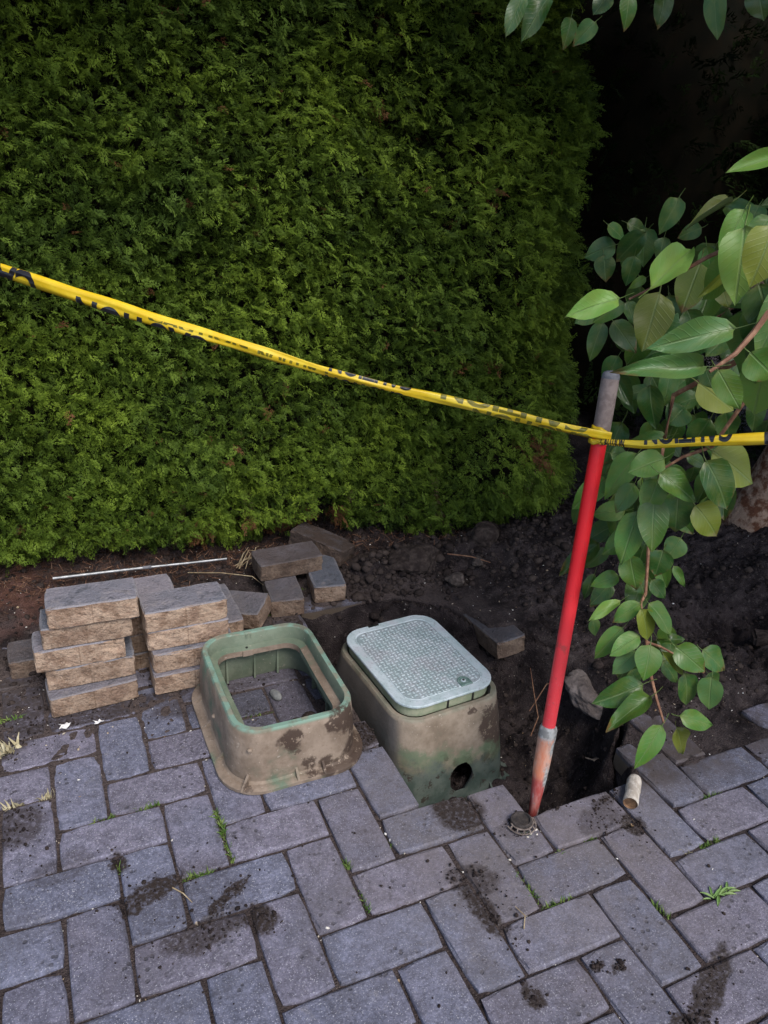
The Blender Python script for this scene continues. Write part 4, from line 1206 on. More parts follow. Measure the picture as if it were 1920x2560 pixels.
# lock slot and panel ribs on the inside
bm = bmesh.new()
add_box(bm, (-.020, .1745, .1215), (.034, .006, .018))
from_bm("lock_slot_shade", bm, M['black'], ob)
bm = bmesh.new()
add_box(bm, (-.018, .172, .132), (.006, .006, .012)); add_box(bm, (-.009, .172, .132), (.003, .006, .012))
from_bm("slot_guide", bm, M['box_inside'], ob)
bm = bmesh.new()
bmesh.ops.create_cone(bm, cap_ends=True, segments=12, radius1=.0032, radius2=.0032, depth=.004)
for v in bm.verts: v.co = v.co + Vector((-.022, .160, .1062))
from_bm("bolt_hole", bm, M['black'], ob)
bm = bmesh.new()
add_box(bm, (-.022, .1515, .0985), (.026, .010, .0145))
from_bm("bolt_boss", bm, M['box_open'], ob)
for (x, y, sx, sy) in ((-.07, .176, .005, .010), (.0, .176, .005, .010), (.06, .176, .005, .010), (.126, .08, .010, .005), (.126, -.02, .010, .005), (.126, -.11, .010, .005), (-.126, .06, .010, .005), (-.126, -.06, .010, .005)):
    bm = bmesh.new(); add_box(bm, (x, y, .045), (sx, sy, .085))
    from_bm("inside_rib", bm, M['box_inside'], ob)

# the lidded box down in the hole
BX, BY, BZ, BR, BH = .757, .458, -.195, R(4.5), .262
muds2 = [(.105, -.19, .19, .040, .95), (.135, -.18, .13, .05, .95), (.13, -.20, .06, .05, .9), (.095, -.21, .10, .025, .9), (.02, -.215, .115, .026, .95), (.035, -.22, .085, .024, .95), (-.075, -.205, .10, .012, .9),
         (-.02, -.225, .05, .022, .9), (.09, -.20, .235, .02, .9), (.05, -.195, .245, .014, .9), (-.03, -.205, .15, .010, .8), (.05, -.225, .03, .05, .9), (.14, -.17, .22, .028, .9), (.1, -.2, .14, .02, .9)]
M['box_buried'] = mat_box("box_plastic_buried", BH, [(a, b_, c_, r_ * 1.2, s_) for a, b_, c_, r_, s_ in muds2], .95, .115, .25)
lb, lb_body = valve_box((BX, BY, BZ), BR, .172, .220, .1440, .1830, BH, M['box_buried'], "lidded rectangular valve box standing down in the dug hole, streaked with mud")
# ragged pipe opening cut right through its front wall
bm = bmesh.new(); n = 16; rr = random.Random(77)
jit = [rr.uniform(.95, 1.04) for _ in range(n)]
for (ya, yb, sc) in ((-.30, -.15, 1.0), (-.2075, -.120, 1.35)):
    rings = []
    for yy in (ya, yb):
        ring = []
        for k in range(n):
            px, pz = .0330 * sc * jit[k] * math.cos(2 * math.pi * k / n), .0400 * sc * jit[k] * math.sin(2 * math.pi * k / n)
            ring.append(bm.verts.new((.014 + px, yy + (.157 * pz if sc > 1 else 0), .078 + pz)))
        rings.append(ring)
    for k in range(n): bm.faces.new((rings[0][k], rings[0][(k + 1) % n], rings[1][(k + 1) % n], rings[1][k]))
    bm.faces.new(rings[0][::-1]); bm.faces.new(rings[1])
bmesh.ops.recalc_face_normals(bm, faces=bm.faces[:])
cutter = from_bm("cutter", bm, M['box_buried'], lb)
md = lb_body.modifiers.new("cut", 'BOOLEAN'); md.operation = 'DIFFERENCE'; md.object = cutter; md.solver = 'EXACT'; md.use_self = True
dg = bpy.context.evaluated_depsgraph_get(); dg.update()
cut_me = bpy.data.meshes.new_from_object(lb_body.evaluated_get(dg))
lb_body.modifiers.clear()
lb_body.data = cut_me
bpy.data.objects.remove(cutter, do_unlink=True)
print("box faces after cut", len(cut_me.polygons))
for (x, y, a) in ((-.06, -.224, R(270)), (.10, -.224, R(270)), (-.18, -.05, R(180)), (.18, -.05, 0)):
    gusset(M['box_buried'], lb, x, y, a)

M['lid'] = mat_lid('lid_plastic', 1.0); M['lid_plate'] = mat_lid('lid_plate_plastic', .64)
lid = link(bpy.data.objects.new("lid", None), lb)
lid.location = (0.0, .002, BH + .030)
bm = bmesh.new()
lx_, ly_ = .1320, .1720
loft(bm, [(lx_ - .010, ly_ - .010, .048, -.007), (lx_ - .0015, ly_ - .0015, .056, -.007), (lx_, ly_, .057, -.0055), (lx_, ly_, .057, -.0015), (lx_ - .0015, ly_ - .0015, .0555, 0.0),
          (lx_ - .0215, ly_ - .0215, .036, 0.0), (lx_ - .0225, ly_ - .0225, .0355, -.0014), (lx_ - .0245, ly_ - .0245, .0345, -.0014), (lx_ - .0255, ly_ - .0255, .034, -.0002)], True, True)
bmesh.ops.recalc_face_normals(bm, faces=bm.faces[:])
for f in bm.faces:
    if len(f.verts) > 8 and f.calc_center_median().z > -.004: f.material_index = 1
pl_ = from_bm("plate", bm, M['lid'], lid)
pl_.data.materials.append(M['lid_plate'])
M['skirt'] = mat_simple("lid_skirt", (.20, .235, .150), (.29, .30, .21), 30, .7, .3)
bm = bmesh.new()
loft(bm, [(lx_ - .006, ly_ - .006, .051, -.007), (lx_ - .007, ly_ - .007, .050, -.034), (lx_ - .011, ly_ - .011, .046, -.034), (lx_ - .010, ly_ - .010, .047, -.007)])
bmesh.ops.recalc_face_normals(bm, faces=bm.faces[:])
from_bm("skirt", bm, M['skirt'], lid, False)
for sx in (-.012, .058, .105):
    bm = bmesh.new(); add_box(bm, (sx, -ly_ + .0072, -.0205), (.005, .004, .0265)); from_bm("skirt_slot", bm, M['black'], lid)
# raised basket-weave tread
bm = bmesh.new()
ix = 0
ux, uy = lx_ - .030, ly_ - .030
stepx = .0112
ny_t = int(2 * uy / stepx); nx_t = int(2 * ux / stepx)
for a in range(nx_t + 1):
    for b in range(ny_t + 1):
        x = -ux + a * stepx; y = -uy + b * stepx
        if abs(x) > ux or abs(y) > uy: continue
        if math.hypot(max(0, abs(x) - ux + .030), max(0, abs(y) - uy + .030)) > .030: continue
        if (x - .052) ** 2 + (y + .128) ** 2 < .021 ** 2: continue
        L, Wd = (.0094, .0042) if (a + b) % 2 else (.0042, .0094)
        z0, z1 = -.0006, .0011
        vs = [bm.verts.new((x + sx * (L / 2) * q, y + sy * (Wd / 2) * q, z)) for z, q in ((z0, 1.0), (z1, .72)) for sx, sy in ((-1, -1), (1, -1), (1, 1), (-1, 1))]
        bm.faces.new(vs[4:8])
        for k in range(4): bm.faces.new((vs[k], vs[(k + 1) % 4], vs[4 + (k + 1) % 4], vs[4 + k]))
tag(from_bm("tread", bm, M['lid'], lid), kind="stuff")
# bolt recess with raised D-shaped rim
def dshape(r):
    return [(r * math.cos(a), r * math.sin(a)) for a in (R(180 * k / 10) for k in range(11))] + [(-r, -r * 1.0), (r, -r * 1.0)]
M['dark_green'] = mat_simple("recess_green", (.09, .15, .13), (.17, .24, .22), 40, .7)
bm = bmesh.new()
o1, o2, i1 = ([bm.verts.new((x + .052, y - .132, z)) for x, y in dshape(r)] for r, z in ((.0165, -.0006), (.0150, .0026), (.0120, .0024)))
i2 = [bm.verts.new((x + .052, y - .132, .0006)) for x, y in dshape(.0110)]
for a, b in ((o1, o2), (o2, i1), (i1, i2)):
    for k in range(13): bm.faces.new((a[k], a[(k + 1) % 13], b[(k + 1) % 13], b[k]))
bm.faces.new(i2)
bmesh.ops.recalc_face_normals(bm, faces=bm.faces[:])
from_bm("bolt_recess", bm, M['dark_green'], lid)
bm = bmesh.new()
bmesh.ops.create_cone(bm, cap_ends=True, segments=14, radius1=.0062, radius2=.0055, depth=.002)
for v in bm.verts: v.co += Vector((.052, -.131, .0014))
from_bm("bolt_washer", bm, M['lid'], lid)
bm = bmesh.new()
bmesh.ops.create_cone(bm, cap_ends=True, segments=12, radius1=.0030, radius2=.0030, depth=.002)
for v in bm.verts: v.co += Vector((.052, -.131, .0026))
from_bm("bolt_hole", bm, M['black'], lid)
bm = bmesh.new(); add_box(bm, (-.035, ly_ - .0055, .0004), (.030, .0065, .0016)); from_bm("pry_notch", bm, M['black'], lid)

# ---- red pole
PA, PB = Vector((.8812, .0803, .140)), Vector((.9863, .1970, .8730))
AX = (PB - PA).normalized()
pole = tag(empty("digging_tool", PA - AX * .2), "long red handled digging tool standing in the hole with a worn grey grip", "digging tool")
pole.rotation_euler = AX.to_track_quat('Z', 'Y').to_euler()
LEN = (PB - PA).length
def lathe(name, prof, mat, parent, seg=20, jit=0.0, off=(0, 0, 0), bend=0.0):
    bm = bmesh.new(); rings = []
    for (r, z) in prof:
        ring = []
        for k in range(seg):
            a = 2 * math.pi * k / seg
            rr_ = r * (1 + jit * float(vnoise(np.array([math.cos(a) * 2]), np.array([math.sin(a) * 2]), z * 40, 1.0, 301)[0]))
            ring.append(bm.verts.new((off[0] + rr_ * math.cos(a), off[1] + rr_ * math.sin(a), off[2] + z)))
        rings.append(ring)
    for a, b in zip(rings, rings[1:]):
        for k in range(seg): bm.faces.new((a[k], a[(k + 1) % seg], b[(k + 1) % seg], b[k]))
    bm.faces.new(rings[0][::-1]); bm.faces.new(rings[-1])
    return from_bm(name, bm, mat, parent, True)

def mat_red():
    m = NT("red_fibreglass"); o = m.objc(); z = m.sep(o)
    fade = m.ramp(z[2], .62, .28)
    c = m.mix(m.math('MULTIPLY', fade, .55), (.74, .012, .020), (.78, .085, .10))
    c = m.mix(m.ramp(m.noise(o, 35, 4, .7), .58, .72, 0, .35), c, (.42, .02, .025))
    sc = m.math('MULTIPLY', m.ramp(m.noise(o, 150, 3, .8), .60, .70), m.ramp(z[2], .45, .22))
    c = m.mix(m.math('MULTIPLY', sc, .5), c, (.55, .30, .28))
    mud = m.math('MULTIPLY', m.ramp(m.noise(o, 22, 5, .75), .56, .68), m.ramp(z[2], .75, .25, .12, .55))
    c = m.mix(mud, c, (.16, .07, .055))
    m.bump(m.noise(o, 120, 3, .7), .0006, .5)
    return m.done(c, m.ramp(m.noise(o, 18, 3), .3, .7, .36, .62), .4)
def mat_socket():
    m = NT("worn_socket_paint"); o = m.objc(); z = m.sep(o)
    mp = m.n('ShaderNodeMapping'); m.l(o, mp.inputs[0]); mp.inputs['Scale'].default_value = (1, 1, .35)
    s = mp.outputs[0]
    org = m.mix(m.ramp(m.noise(s, 40, 4, .7), .35, .6), (.60, .205, .110), (.60, .345, .255))
    red = m.mix(m.ramp(m.noise(s, 60, 3, .7), .4, .65), (.38, .070, .060), (.48, .19, .17))
    c = m.mix(m.ramp(m.math('ADD', z[2], m.math('MULTIPLY', m.noise(o, 40, 3), .03)), .115, .085), org, red)
    met = m.math('MAXIMUM', m.ramp(m.noise(s, 55, 5, .75), .60, .66), m.ramp(z[2], .170, .182))
    left = m.math('MULTIPLY', m.ramp(z[0], -.006, -.012), m.ramp(m.noise(s, 30, 3), .40, .5))
    met = m.math('MAXIMUM', met, left)
    c = m.mix(met, c, m.mix(m.ramp(m.noise(o, 90, 3), .4, .6), (.22, .215, .205), (.40, .40, .385)))
    m.bump(m.noise(s, 70, 4, .7), .002, .6)
    return m.done(c, .6, .35)
M['red'] = mat_red(); M['socket'] = mat_socket()
M['grip'] = mat_simple("worn_grip_rubber", (.185, .145, .135), (.265, .215, .200), 55, .85, .2, 0, .001)
M['grip_cap'] = mat_simple("grip_end", (.13, .13, .15), (.19, .19, .205), 60, .8, .2)
gz = .2 + LEN
lathe("shaft", [(.0138, .17), (.0142, .3), (.0148, .55), (.0150, gz - .115)], M['red'], pole, 24)
lathe("grip", [(.0158, gz - .127), (.0168, gz - .125), (.0168, gz - .08), (.0172, gz - .02), (.0170, gz - .012)], M['grip'], pole, 24, .02)
lathe("grip_end", [(.0170, gz - .012), (.0168, gz - .005), (.0145, gz), (.009, gz + .003), (.002, gz + .004)], M['grip_cap'], pole, 24)
lathe("socket", [(.0085, -.12), (.0095, -.03), (.0115, .02), (.0145, .06), (.0172, .10), (.0182, .14), (.0180, .165), (.0186, .167), (.0188, .196), (.0170, .2015), (.0150, .203)], M['socket'], pole, 22, .05)
bm = bmesh.new()
for q in range(7):
    z = .03 + q * .022
for sgn in (1,):
    lp = [(.013 + .0052 * math.sin(math.pi * k / 9) - .001, -.0065 + .0002 * k, .03 + .0155 * k) for k in range(10)]
    tube_bm(bm, [(x * math.cos(R(-62)), x * math.sin(R(-62)), z) for x, y, z in lp], [.0022] * 10, 6)
from_bm("socket_seam", bm, M['socket'], pole, True)
# narrow blade, sunk in the soil at the bottom of the hole
bm = bmesh.new()
prof = [(.010, -.10, .004), (.030, -.125, .004), (.036, -.17, .003), (.034, -.26, .002), (.022, -.30, .001)]
rows = []
for (hw, z, th) in prof:
    rows.append([bm.verts.new((sx * hw, .010 * (abs(sx) ** 2) - .002 + dy * th, z)) for dy in (-1, 1) for sx in (-1, 0, 1)])
for a, b in zip(rows, rows[1:]):
    for (p, q) in ((0, 1), (1, 2), (5, 4), (4, 3)): bm.faces.new((a[p], a[q], b[q], b[p]))
    for (p, q) in ((3, 0), (2, 5)): bm.faces.new((a[p], a[q], b[q], b[p]))
bm.faces.new([rows[-1][k] for k in (0, 1, 2, 5, 4, 3)]); bm.faces.new([rows[0][k] for k in (3, 4, 5, 2, 1, 0)])
bmesh.ops.recalc_face_normals(bm, faces=bm.faces[:])
from_bm("blade", bm, M['socket'], pole, True)

# ---- caution tape
def mat_tape():
    m = NT("yellow_tape"); o = m.objc()
    c = m.mix(m.ramp(m.noise(o, 26, 3), .38, .66), (.74, .50, .015), (.80, .60, .035))
    m.done(c, .34, .5)
    tr = m.n('ShaderNodeBsdfTranslucent'); m.put(tr.inputs[0], c)
    mx = m.n('ShaderNodeMixShader'); mx.inputs[0].default_value = .18
    m.l(m.b.outputs[0], mx.inputs[1]); m.l(tr.outputs[0], mx.inputs[2]); m.l(mx.outputs[0], m.out.inputs[0])
    return m.mat
M['tape'] = mat_tape()
M['ink'] = mat_simple("tape_ink", (.010, .011, .016), (.018, .018, .022), 30, .35, .5)
M['ink_through'] = mat_simple("tape_ink_through", (.11, .105, .012), (.20, .165, .014), 40, .4, .4)

TAPE_L = [(-0.2709, 0.8498, 1.0651), (-0.0567, 0.7493, 0.994), (0.0026, 0.7128, 0.9772), (0.0718, 0.6698, 0.9568), (0.2007, 0.5916, 0.9224), (0.3299, 0.5143, 0.8901), (0.4748, 0.4262, 0.851),
          (0.6122, 0.347, 0.8226), (0.6902, 0.304, 0.8102), (0.7801, 0.2477, 0.7946), (0.8698, 0.1908, 0.7778), (0.9278, 0.1529, 0.769), (0.957, 0.1340, 0.767)]
TAPE_R = [(0.945, 0.1500, 0.7541), (0.9514, 0.1350, 0.7570), (0.9894, 0.0805, 0.7673), (1.0682, -0.0027, 0.7961), (1.1249, -0.0672, 0.8173), (1.2849, -0.2176, 0.8608)]

class Ribbon:
    def __init__(self, pts, widths, seed):
        P = np.array(pts, float)
        # smooth resample
        seg = np.r_[0, np.cumsum(np.linalg.norm(np.diff(P, axis=0), axis=1))]
        n = 400
        s = np.linspace(0, seg[-1], n)
        Q = np.stack([np.interp(s, seg, P[:, k]) for k in range(3)], 1)
        ker = np.hanning(25); ker /= ker.sum()
        Qp = np.pad(Q, ((12, 12), (0, 0)), mode='reflect', reflect_type='odd')
        self.Q = np.stack([np.convolve(Qp[:, k], ker, 'valid') for k in range(3)], 1)
        self.s = s; self.L = seg[-1]
        T = np.gradient(self.Q, axis=0); self.T = T / np.linalg.norm(T, axis=1, keepdims=True)
        self.wx = np.linspace(0, 1, len(widths)); self.w = widths
        self.seed = seed
    def width(self, s):
        return np.interp(s / self.L, self.wx, self.w)
    def __call__(self, s, t, off=0.0):
        """s along, t in 0..1 from lower to upper edge, off outwards"""
        s = np.clip(s, 0, self.L)
        c = np.array([np.interp(s, self.s, self.Q[:, k]) for k in range(3)])
        T = np.array([np.interp(s, self.s, self.T[:, k]) for k in range(3)]); T /= np.linalg.norm(T)
        tw = .18 * math.sin(s * 5 + self.seed) + .10 * math.sin(s * 13 + self.seed * 2)
        up = np.array([0, 0, 1.0]); N = np.cross(T, up); N /= np.linalg.norm(N)
        U = np.cross(N, T)
        U2 = U * math.cos(tw) + N * math.sin(tw); N2 = N * math.cos(tw) - U * math.sin(tw)
        w = float(self.width(s))
        crease = .0016 * math.sin(s * 31 + t * 4 + self.seed) * math.sin(math.pi * t) + .0022 * math.sin(s * 9 + t * 7) * (t - .5)
        prof = .0042 * math.sin(math.pi * t) - .0018 * abs(math.sin(2.2 * math.pi * t + s * 3))
        edge = .0012 * math.sin(s * 40 + self.seed) * (t - .5) + .0010 * math.sin(s * 17) * (t - .5)
        return c + U2 * ((t - .5) * w + edge) + N2 * (prof + crease + off)

def ribbon_mesh(rb, ns, nt=9, s0=0.0, s1=None):
    s1 = rb.L if s1 is None else s1
    V, F = [], []
    cols = [(t, 0.0) for t in np.linspace(0, 1, nt)]
    back = [(.93, -.0035), (.62, -.0048), (.35, -.0052), (.08, -.0035)]          # the folded-over half behind
    prof = cols + back
    m = len(prof)
    for i in range(ns + 1):
        s = s0 + (s1 - s0) * i / ns
        for (t, o) in prof: V.append(rb(s, t, o))
    for i in range(ns):
        for k in range(m):
            a, b = i * m + k, i * m + (k + 1) % m
            F.append((a, b, b + m, a + m))
    return np_mesh("tape_strip", V, F, True)

def text_mesh(txt):
    cu = bpy.data.curves.new("lettering_src", 'FONT')
    cu.body = txt; cu.size = 1.0; cu.offset = 0.042; cu.space_character = 1.04
    ob = bpy.data.objects.new("lettering_src", cu)
    COL.objects.link(ob)
    dg = bpy.context.evaluated_depsgraph_get(); dg.update()
    me = bpy.data.meshes.new_from_object(ob.evaluated_get(dg))
    bpy.data.objects.remove(ob, do_unlink=True)
    return me
TXT = text_mesh("CAUTION")
_tv = np.array([v.co[:] for v in TXT.vertices]); TX0, TX1 = _tv[:, 0].min(), _tv[:, 0].max(); TY0, TY1 = _tv[:, 1].min(), _tv[:, 1].max()

def lettering(rb, sstart, slen, lo, hi, flip, mat, parent, off=.0007, tmin=0.0, tmax=1.0, slope=0.0):
    """lay the word along the ribbon; its height spans lo..hi of the visible width and is cut at the folds"""
    bm = bmesh.new(); bm.from_mesh(TXT)
    for v in bm.verts:
        x = (v.co.x - TX0) / (TX1 - TX0); y = (v.co.y - TY0) / (TY1 - TY0)
        if flip: x, y = 1 - x, 1 - y
        v.co = Vector((sstart + x * slen, lo + y * (hi - lo) + slope * x, 0))
    for (t, no) in ((tmin, -1), (tmax, 1)):
        bmesh.ops.bisect_plane(bm, geom=bm.verts[:] + bm.edges[:] + bm.faces[:], plane_co=(0, t, 0), plane_no=(0, no, 0), clear_outer=True)
    for t in np.linspace(0, 1, 9)[1:-1]:
        bmesh.ops.bisect_plane(bm, geom=bm.verts[:] + bm.edges[:] + bm.faces[:], plane_co=(0, float(t), 0), plane_no=(0, 1, 0))
    k = sstart
    while k < sstart + slen:
        bmesh.ops.bisect_plane(bm, geom=bm.verts[:] + bm.edges[:] + bm.faces[:], plane_co=(k, 0, 0), plane_no=(1, 0, 0)); k += .006
    for v in bm.verts:
        v.co = Vector(rb(v.co.x, v.co.y, off))
    if not bm.verts:
        bm.free(); return
    return from_bm("lettering", bm, mat, parent)

tape = tag(empty("caution_tape", PA + AX * .63), "yellow caution tape stretched across the scene and wound round the red pole", "caution tape")
tape_off = -(PA + AX * .63)
rL = Ribbon([Vector(p) + tape_off for p in TAPE_L], [.0265, .0260, .0275, .0280, .0265, .0245, .0222, .0190, .0172, .0180, .0195, .0220, .0195], 1.3)
rR = Ribbon([Vector(p) + tape_off for p in TAPE_R], [.0125, .0140, .0190, .0240, .0280, .0300], 4.1)
mesh_obj("tape_strip", ribbon_mesh(rL, 260), M['tape'], tape)
mesh_obj("tape_strip", ribbon_mesh(rR, 120), M['tape'], tape)
INK, THRU = M['ink'], M['ink_through']
lettering(rL, .052, .268, -.95, 1.06, True, INK, tape)
lettering(rL, .402, .270, -1.40, .52, True, INK, tape, slope=-.30)
lettering(rL, .545, .200, .20, 1.3, False, THRU, tape, .0006, .38, .56, slope=-.10)
lettering(rL, .765, .140, -.25, .95, True, THRU, tape, .0006, .30, .58, slope=.05)
lettering(rL, .905, .165, .70, 2.3, True, INK, tape, slope=-.05)
lettering(rL, .90, .16, -1.7, .20, True, INK, tape)
lettering(rL, 1.125, .285, .60, 2.1, True, M['ink_through'], tape, tmin=.56, slope=-.25)
lettering(rL, 1.19, .235, -1.15, .46, True, M['ink_through'], tape, tmax=.48, slope=.05)
lettering(rL, -.30, .268, -.95, 1.06, True, INK, tape)
lettering(rR, .085, .150, .50, 2.5, True, INK, tape, slope=-.15)
lettering(rR, .285, .20, .0, 1.8, True, INK, tape)
lettering(rR, .004, .045, -.4, 1.5, False, INK, tape)
# the turns round the pole
def wrap(z, tilt, ang0, ang1, w, r, mat, name="tape_wrap"):
    V, F = [], []
    q = AX.to_track_quat('Z', 'Y')
    n, m = 40, 5
    for i in range(n + 1):
        a = ang0 + (ang1 - ang0) * i / n
        for k in range(m):
            t = k / (m - 1)
            rr_ = r + .0014 * math.sin(math.pi * t) + .0008 * math.sin(a * 7 + t * 5)
            p = Vector((rr_ * math.cos(a), rr_ * math.sin(a), (t - .5) * w + tilt * math.cos(a - .6) + .0012 * math.sin(a * 5)))
            V.append(q @ p + AX * z)
        for k in (.8, .2):
            p = Vector(((r - .0016) * math.cos(a), (r - .0016) * math.sin(a), (k - .5) * w + tilt * math.cos(a - .6)))
            V.append(q @ p + AX * z)
    mm = m + 2
    for i in range(n):
        for k in range(mm):
            a, b = i * mm + k, i * mm + (k + 1) % mm
            F.append((a, b, b + mm, a + mm))
    return mesh_obj(name, np_mesh(name, V, F, True), mat, tape)
wrap(.003, .006, 0, 6.28, .016, .0192, M['tape'])
wrap(-.010, -.004, 0, 6.28, .011, .0196, M['tape'])
wrap(-.014, -.004, R(205), R(262), .007, .0206, M['ink'], "lettering")

# ---- small things on the ground
def sz(x, y): return float(soil_height(np.array([x]), np.array([y]))[0])

RO = Vector((.192, 1.226, .046))
rod = tag(empty("metal_rod", RO), "thin silver metal rod lying along the foot of the hedge", "metal rod")
tube_part("rod", [(-.050, 1.244, .046), (.10, 1.233, .046), (.215, 1.224, .046)], [.0042] * 3, M['rod'], rod, RO, 10)
tube_part("rod", [(.217, 1.2238, .046), (.34, 1.211, .046), (.456, 1.199, .047)], [.0036] * 3, M['rod'], rod, RO, 10)
tube_part("joint_collar", [(.203, 1.225, .046), (.229, 1.2228, .046)], [.0052] * 2, M['grip_cap'], rod, RO, 10)
print("soil under rod", [round(sz(x, y), 3) for x, y in ((-.05, 1.244), (.05, 1.236), (.15, 1.23), (.25, 1.22), (.35, 1.21), (.456, 1.2))], "tip brick", sz(.756, 1.165), "pile", sz(.57, .985), sz(.712, 1.012))

M['stub'] = mat_simple("mortar_crusted_pipe", (.36, .315, .265), (.55, .50, .44), 70, .9, .2, 0, .003)
M['rust'] = mat_simple("rust", (.10, .055, .030), (.19, .105, .055), 60, .9)
pd_ = Vector((.080, .075, 0)).normalized()
ps = Vector((1.006, -.068, .0165))
stub = tag(empty("pipe_stub", ps), "short pale crusted pipe stub with a brown end lying at the paver corner", "pipe stub")
bm = bmesh.new()
L_ = .078
rg = []
for (r, z) in ((.0150, 0.0), (.0158, .002), (.0158, .02), (.0150, .030), (.0160, .042), (.0152, .055), (.0156, .070), (.0135, L_)):
    ring = []
    X = Vector((-pd_.y, pd_.x, 0))
    for k in range(18):
        a = 2 * math.pi * k / 18
        rr_ = r * (1 + .07 * float(vnoise(np.array([math.cos(a) * 1.5]), np.array([math.sin(a) * 1.5]), z * 60, 1.0, 401)[0]))
        ring.append(bm.verts.new(pd_ * z + X * rr_ * math.cos(a) + Vector((0, 0, rr_ * math.sin(a)))))
    rg.append(ring)
for a, b in zip(rg, rg[1:]):
    for k in range(18): bm.faces.new((a[k], a[(k + 1) % 18], b[(k + 1) % 18], b[k]))
bm.faces.new(rg[-1])
bmesh.ops.recalc_face_normals(bm, faces=bm.faces[:])
from_bm("barrel", bm, M['stub'], stub, True)
bm = bmesh.new()
X = Vector((-pd_.y, pd_.x, 0))
e0 = [bm.verts.new(pd_ * .0006 + X * .0150 * math.cos(a) + Vector((0, 0, .0150 * math.sin(a)))) for a in (2 * math.pi * k / 18 for k in range(18))]
e1 = [bm.verts.new(pd_ * .004 + X * .0125 * math.cos(a) + Vector((0, 0, .0125 * math.sin(a)))) for a in (2 * math.pi * k / 18 for k in range(18))]
for k in range(18): bm.faces.new((e0[k], e0[(k + 1) % 18], e1[(k + 1) % 18], e1[k]))
bm.faces.new(e1)
bmesh.ops.recalc_face_normals(bm, faces=bm.faces[:])
from_bm("rusty_end", bm, M['rust'], stub)

# dirty sprinkler cap with an open ribbed ring
M['cap'] = mat_simple("muddy_plastic", (.030, .026, .025), (.060, .050, .045), 90, .8, .2, 0, .002)
M['ring'] = mat_simple("tan_plastic_ring", (.09, .07, .06), (.19, .155, .135), 90, .8)
cap = tag(empty("sprinkler_cap", (.768, -.018, 0.0)), "muddy round plastic cap with ribbed ring lying on the pavers by the hole", "plastic cap")
bm = bmesh.new(); rg = []
for (r, z) in ((.0215, .001), (.0225, .008), (.0215, .0135), (.0175, .0150), (.0160, .0115), (.0100, .0105), (.004, .0110)):
    rg.append([bm.verts.new((r * math.cos(a) * (1 + .03 * math.sin(3 * a)), r * math.sin(a), z)) for a in (2 * math.pi * k / 24 for k in range(24))])
for a, b in zip(rg, rg[1:]):
    for k in range(24): bm.faces.new((a[k], a[(k + 1) % 24], b[(k + 1) % 24], b[k]))
bm.faces.new(rg[-1])
from_bm("cap_body", bm, M['cap'], cap, True)
for r, z in ((.0235, .009), (.0300, .003)):
    bm = bmesh.new()
    pts = [(r * math.cos(a), r * math.sin(a), z) for a in (R(175 + 190 * k / 18) for k in range(19))]
    tube_bm(bm, pts, [.0016] * 19, 6); from_bm("ring", bm, M['ring'], cap, True)
for a in (R(x) for x in (190, 220, 250, 278, 305, 335, 360)):
    bm = bmesh.new()
    tube_bm(bm, [(.0230 * math.cos(a), .0230 * math.sin(a), .0095), (.0302 * math.cos(a), .0302 * math.sin(a), .003)], [.0016, .0018], 5); from_bm("ring_spoke", bm, M['ring'], cap, True)

# stones and chunks
def rock(name, x, y, z, r, label, cat, mat, seed, sq=(1, 1, 1), group=None, rz=0.0, amp=.22, sub=2, tilt=0.0):
    bm = bmesh.new(); bmesh.ops.create_icosphere(bm, subdivisions=sub, radius=1)
    for v in bm.verts:
        p = v.co.copy()
        k = 1 + amp * float(fbm(np.array([p.x]), np.array([p.y]), p.z, 1.3, seed, 3)[0])
        v.co = Vector((p.x * sq[0], p.y * sq[1], p.z * sq[2])) * r * k
    o = from_bm(name, bm, mat, None, False)
    o.location = (x, y, z); o.rotation_euler = (tilt, tilt * .5, rz)
    return tag(o, label, cat, group)
M['pebble'] = mat_simple("pebble_grey", (.14, .145, .145), (.22, .225, .22), 60, .7, .3)
o = rock("pebble", .418, .545, .008, .0145, "smooth grey egg shaped pebble on the pavers inside the open box", "pebble", M['pebble'], 501, (.8, 1.5, .7), None, .25, .05, 3)
o.data.polygons.foreach_set("use_smooth", [True] * len(o.data.polygons))
M['dirtclod'] = mat_simple("dark_clod", (.030, .022, .020), (.065, .050, .043), 60, .95, .1, 0, .004)
for (x, y, r, s, lb_) in ((.470, .440, .014, 511, "left of the two dark soil clods inside the open box"), (.497, .425, .016, 512, "right dark soil clod inside the open box by its wall"), (.435, .435, .012, 513, "flat dark soil clod near the paver joint inside the open box")):
    rock("soil_clod", x, y, r * .55, r, lb_, "soil clod", M['dirtclod'], s, (1.2, 1, .7), "dark clods inside the open box")
def chunk(name, pts, top, h, mat, label, cat, loc, rot):
    bm = bmesh.new()
    a = [bm.verts.new((x, y, -h)) for x, y in pts]; b = [bm.verts.new((x * top, y * top, 0)) for x, y in pts]
    n_ = len(pts)
    bm.faces.new(b)
    bm.faces.new(a[::-1])
    for k in range(n_): bm.faces.new((a[k], a[(k + 1) % n_], b[(k + 1) % n_], b[k]))
    bmesh.ops.bevel(bm, geom=bm.edges[:], offset=.006, segments=2, affect='EDGES')
    bmesh.ops.subdivide_edges(bm, edges=bm.edges[:], cuts=2, use_grid_fill=True)
    for v in bm.verts:
        v.co += Vector([.0028 * float(fbm(np.array([v.co.x]), np.array([v.co.y]), v.co.z + q * 3, 45.0, 521 + q, 2)[0]) for q in range(3)])
    o = from_bm(name, bm, mat); o.location = loc; o.rotation_euler = rot
    return tag(o, label, cat)
rock("concrete_chunk", 1.225, .345, -.062, .082, "grey lump of concrete slumped in the hole wall right of the red pole", "concrete chunk", M['concrete'], 529, (.85, 1.0, .42), None, .5, .20, 5, .5)
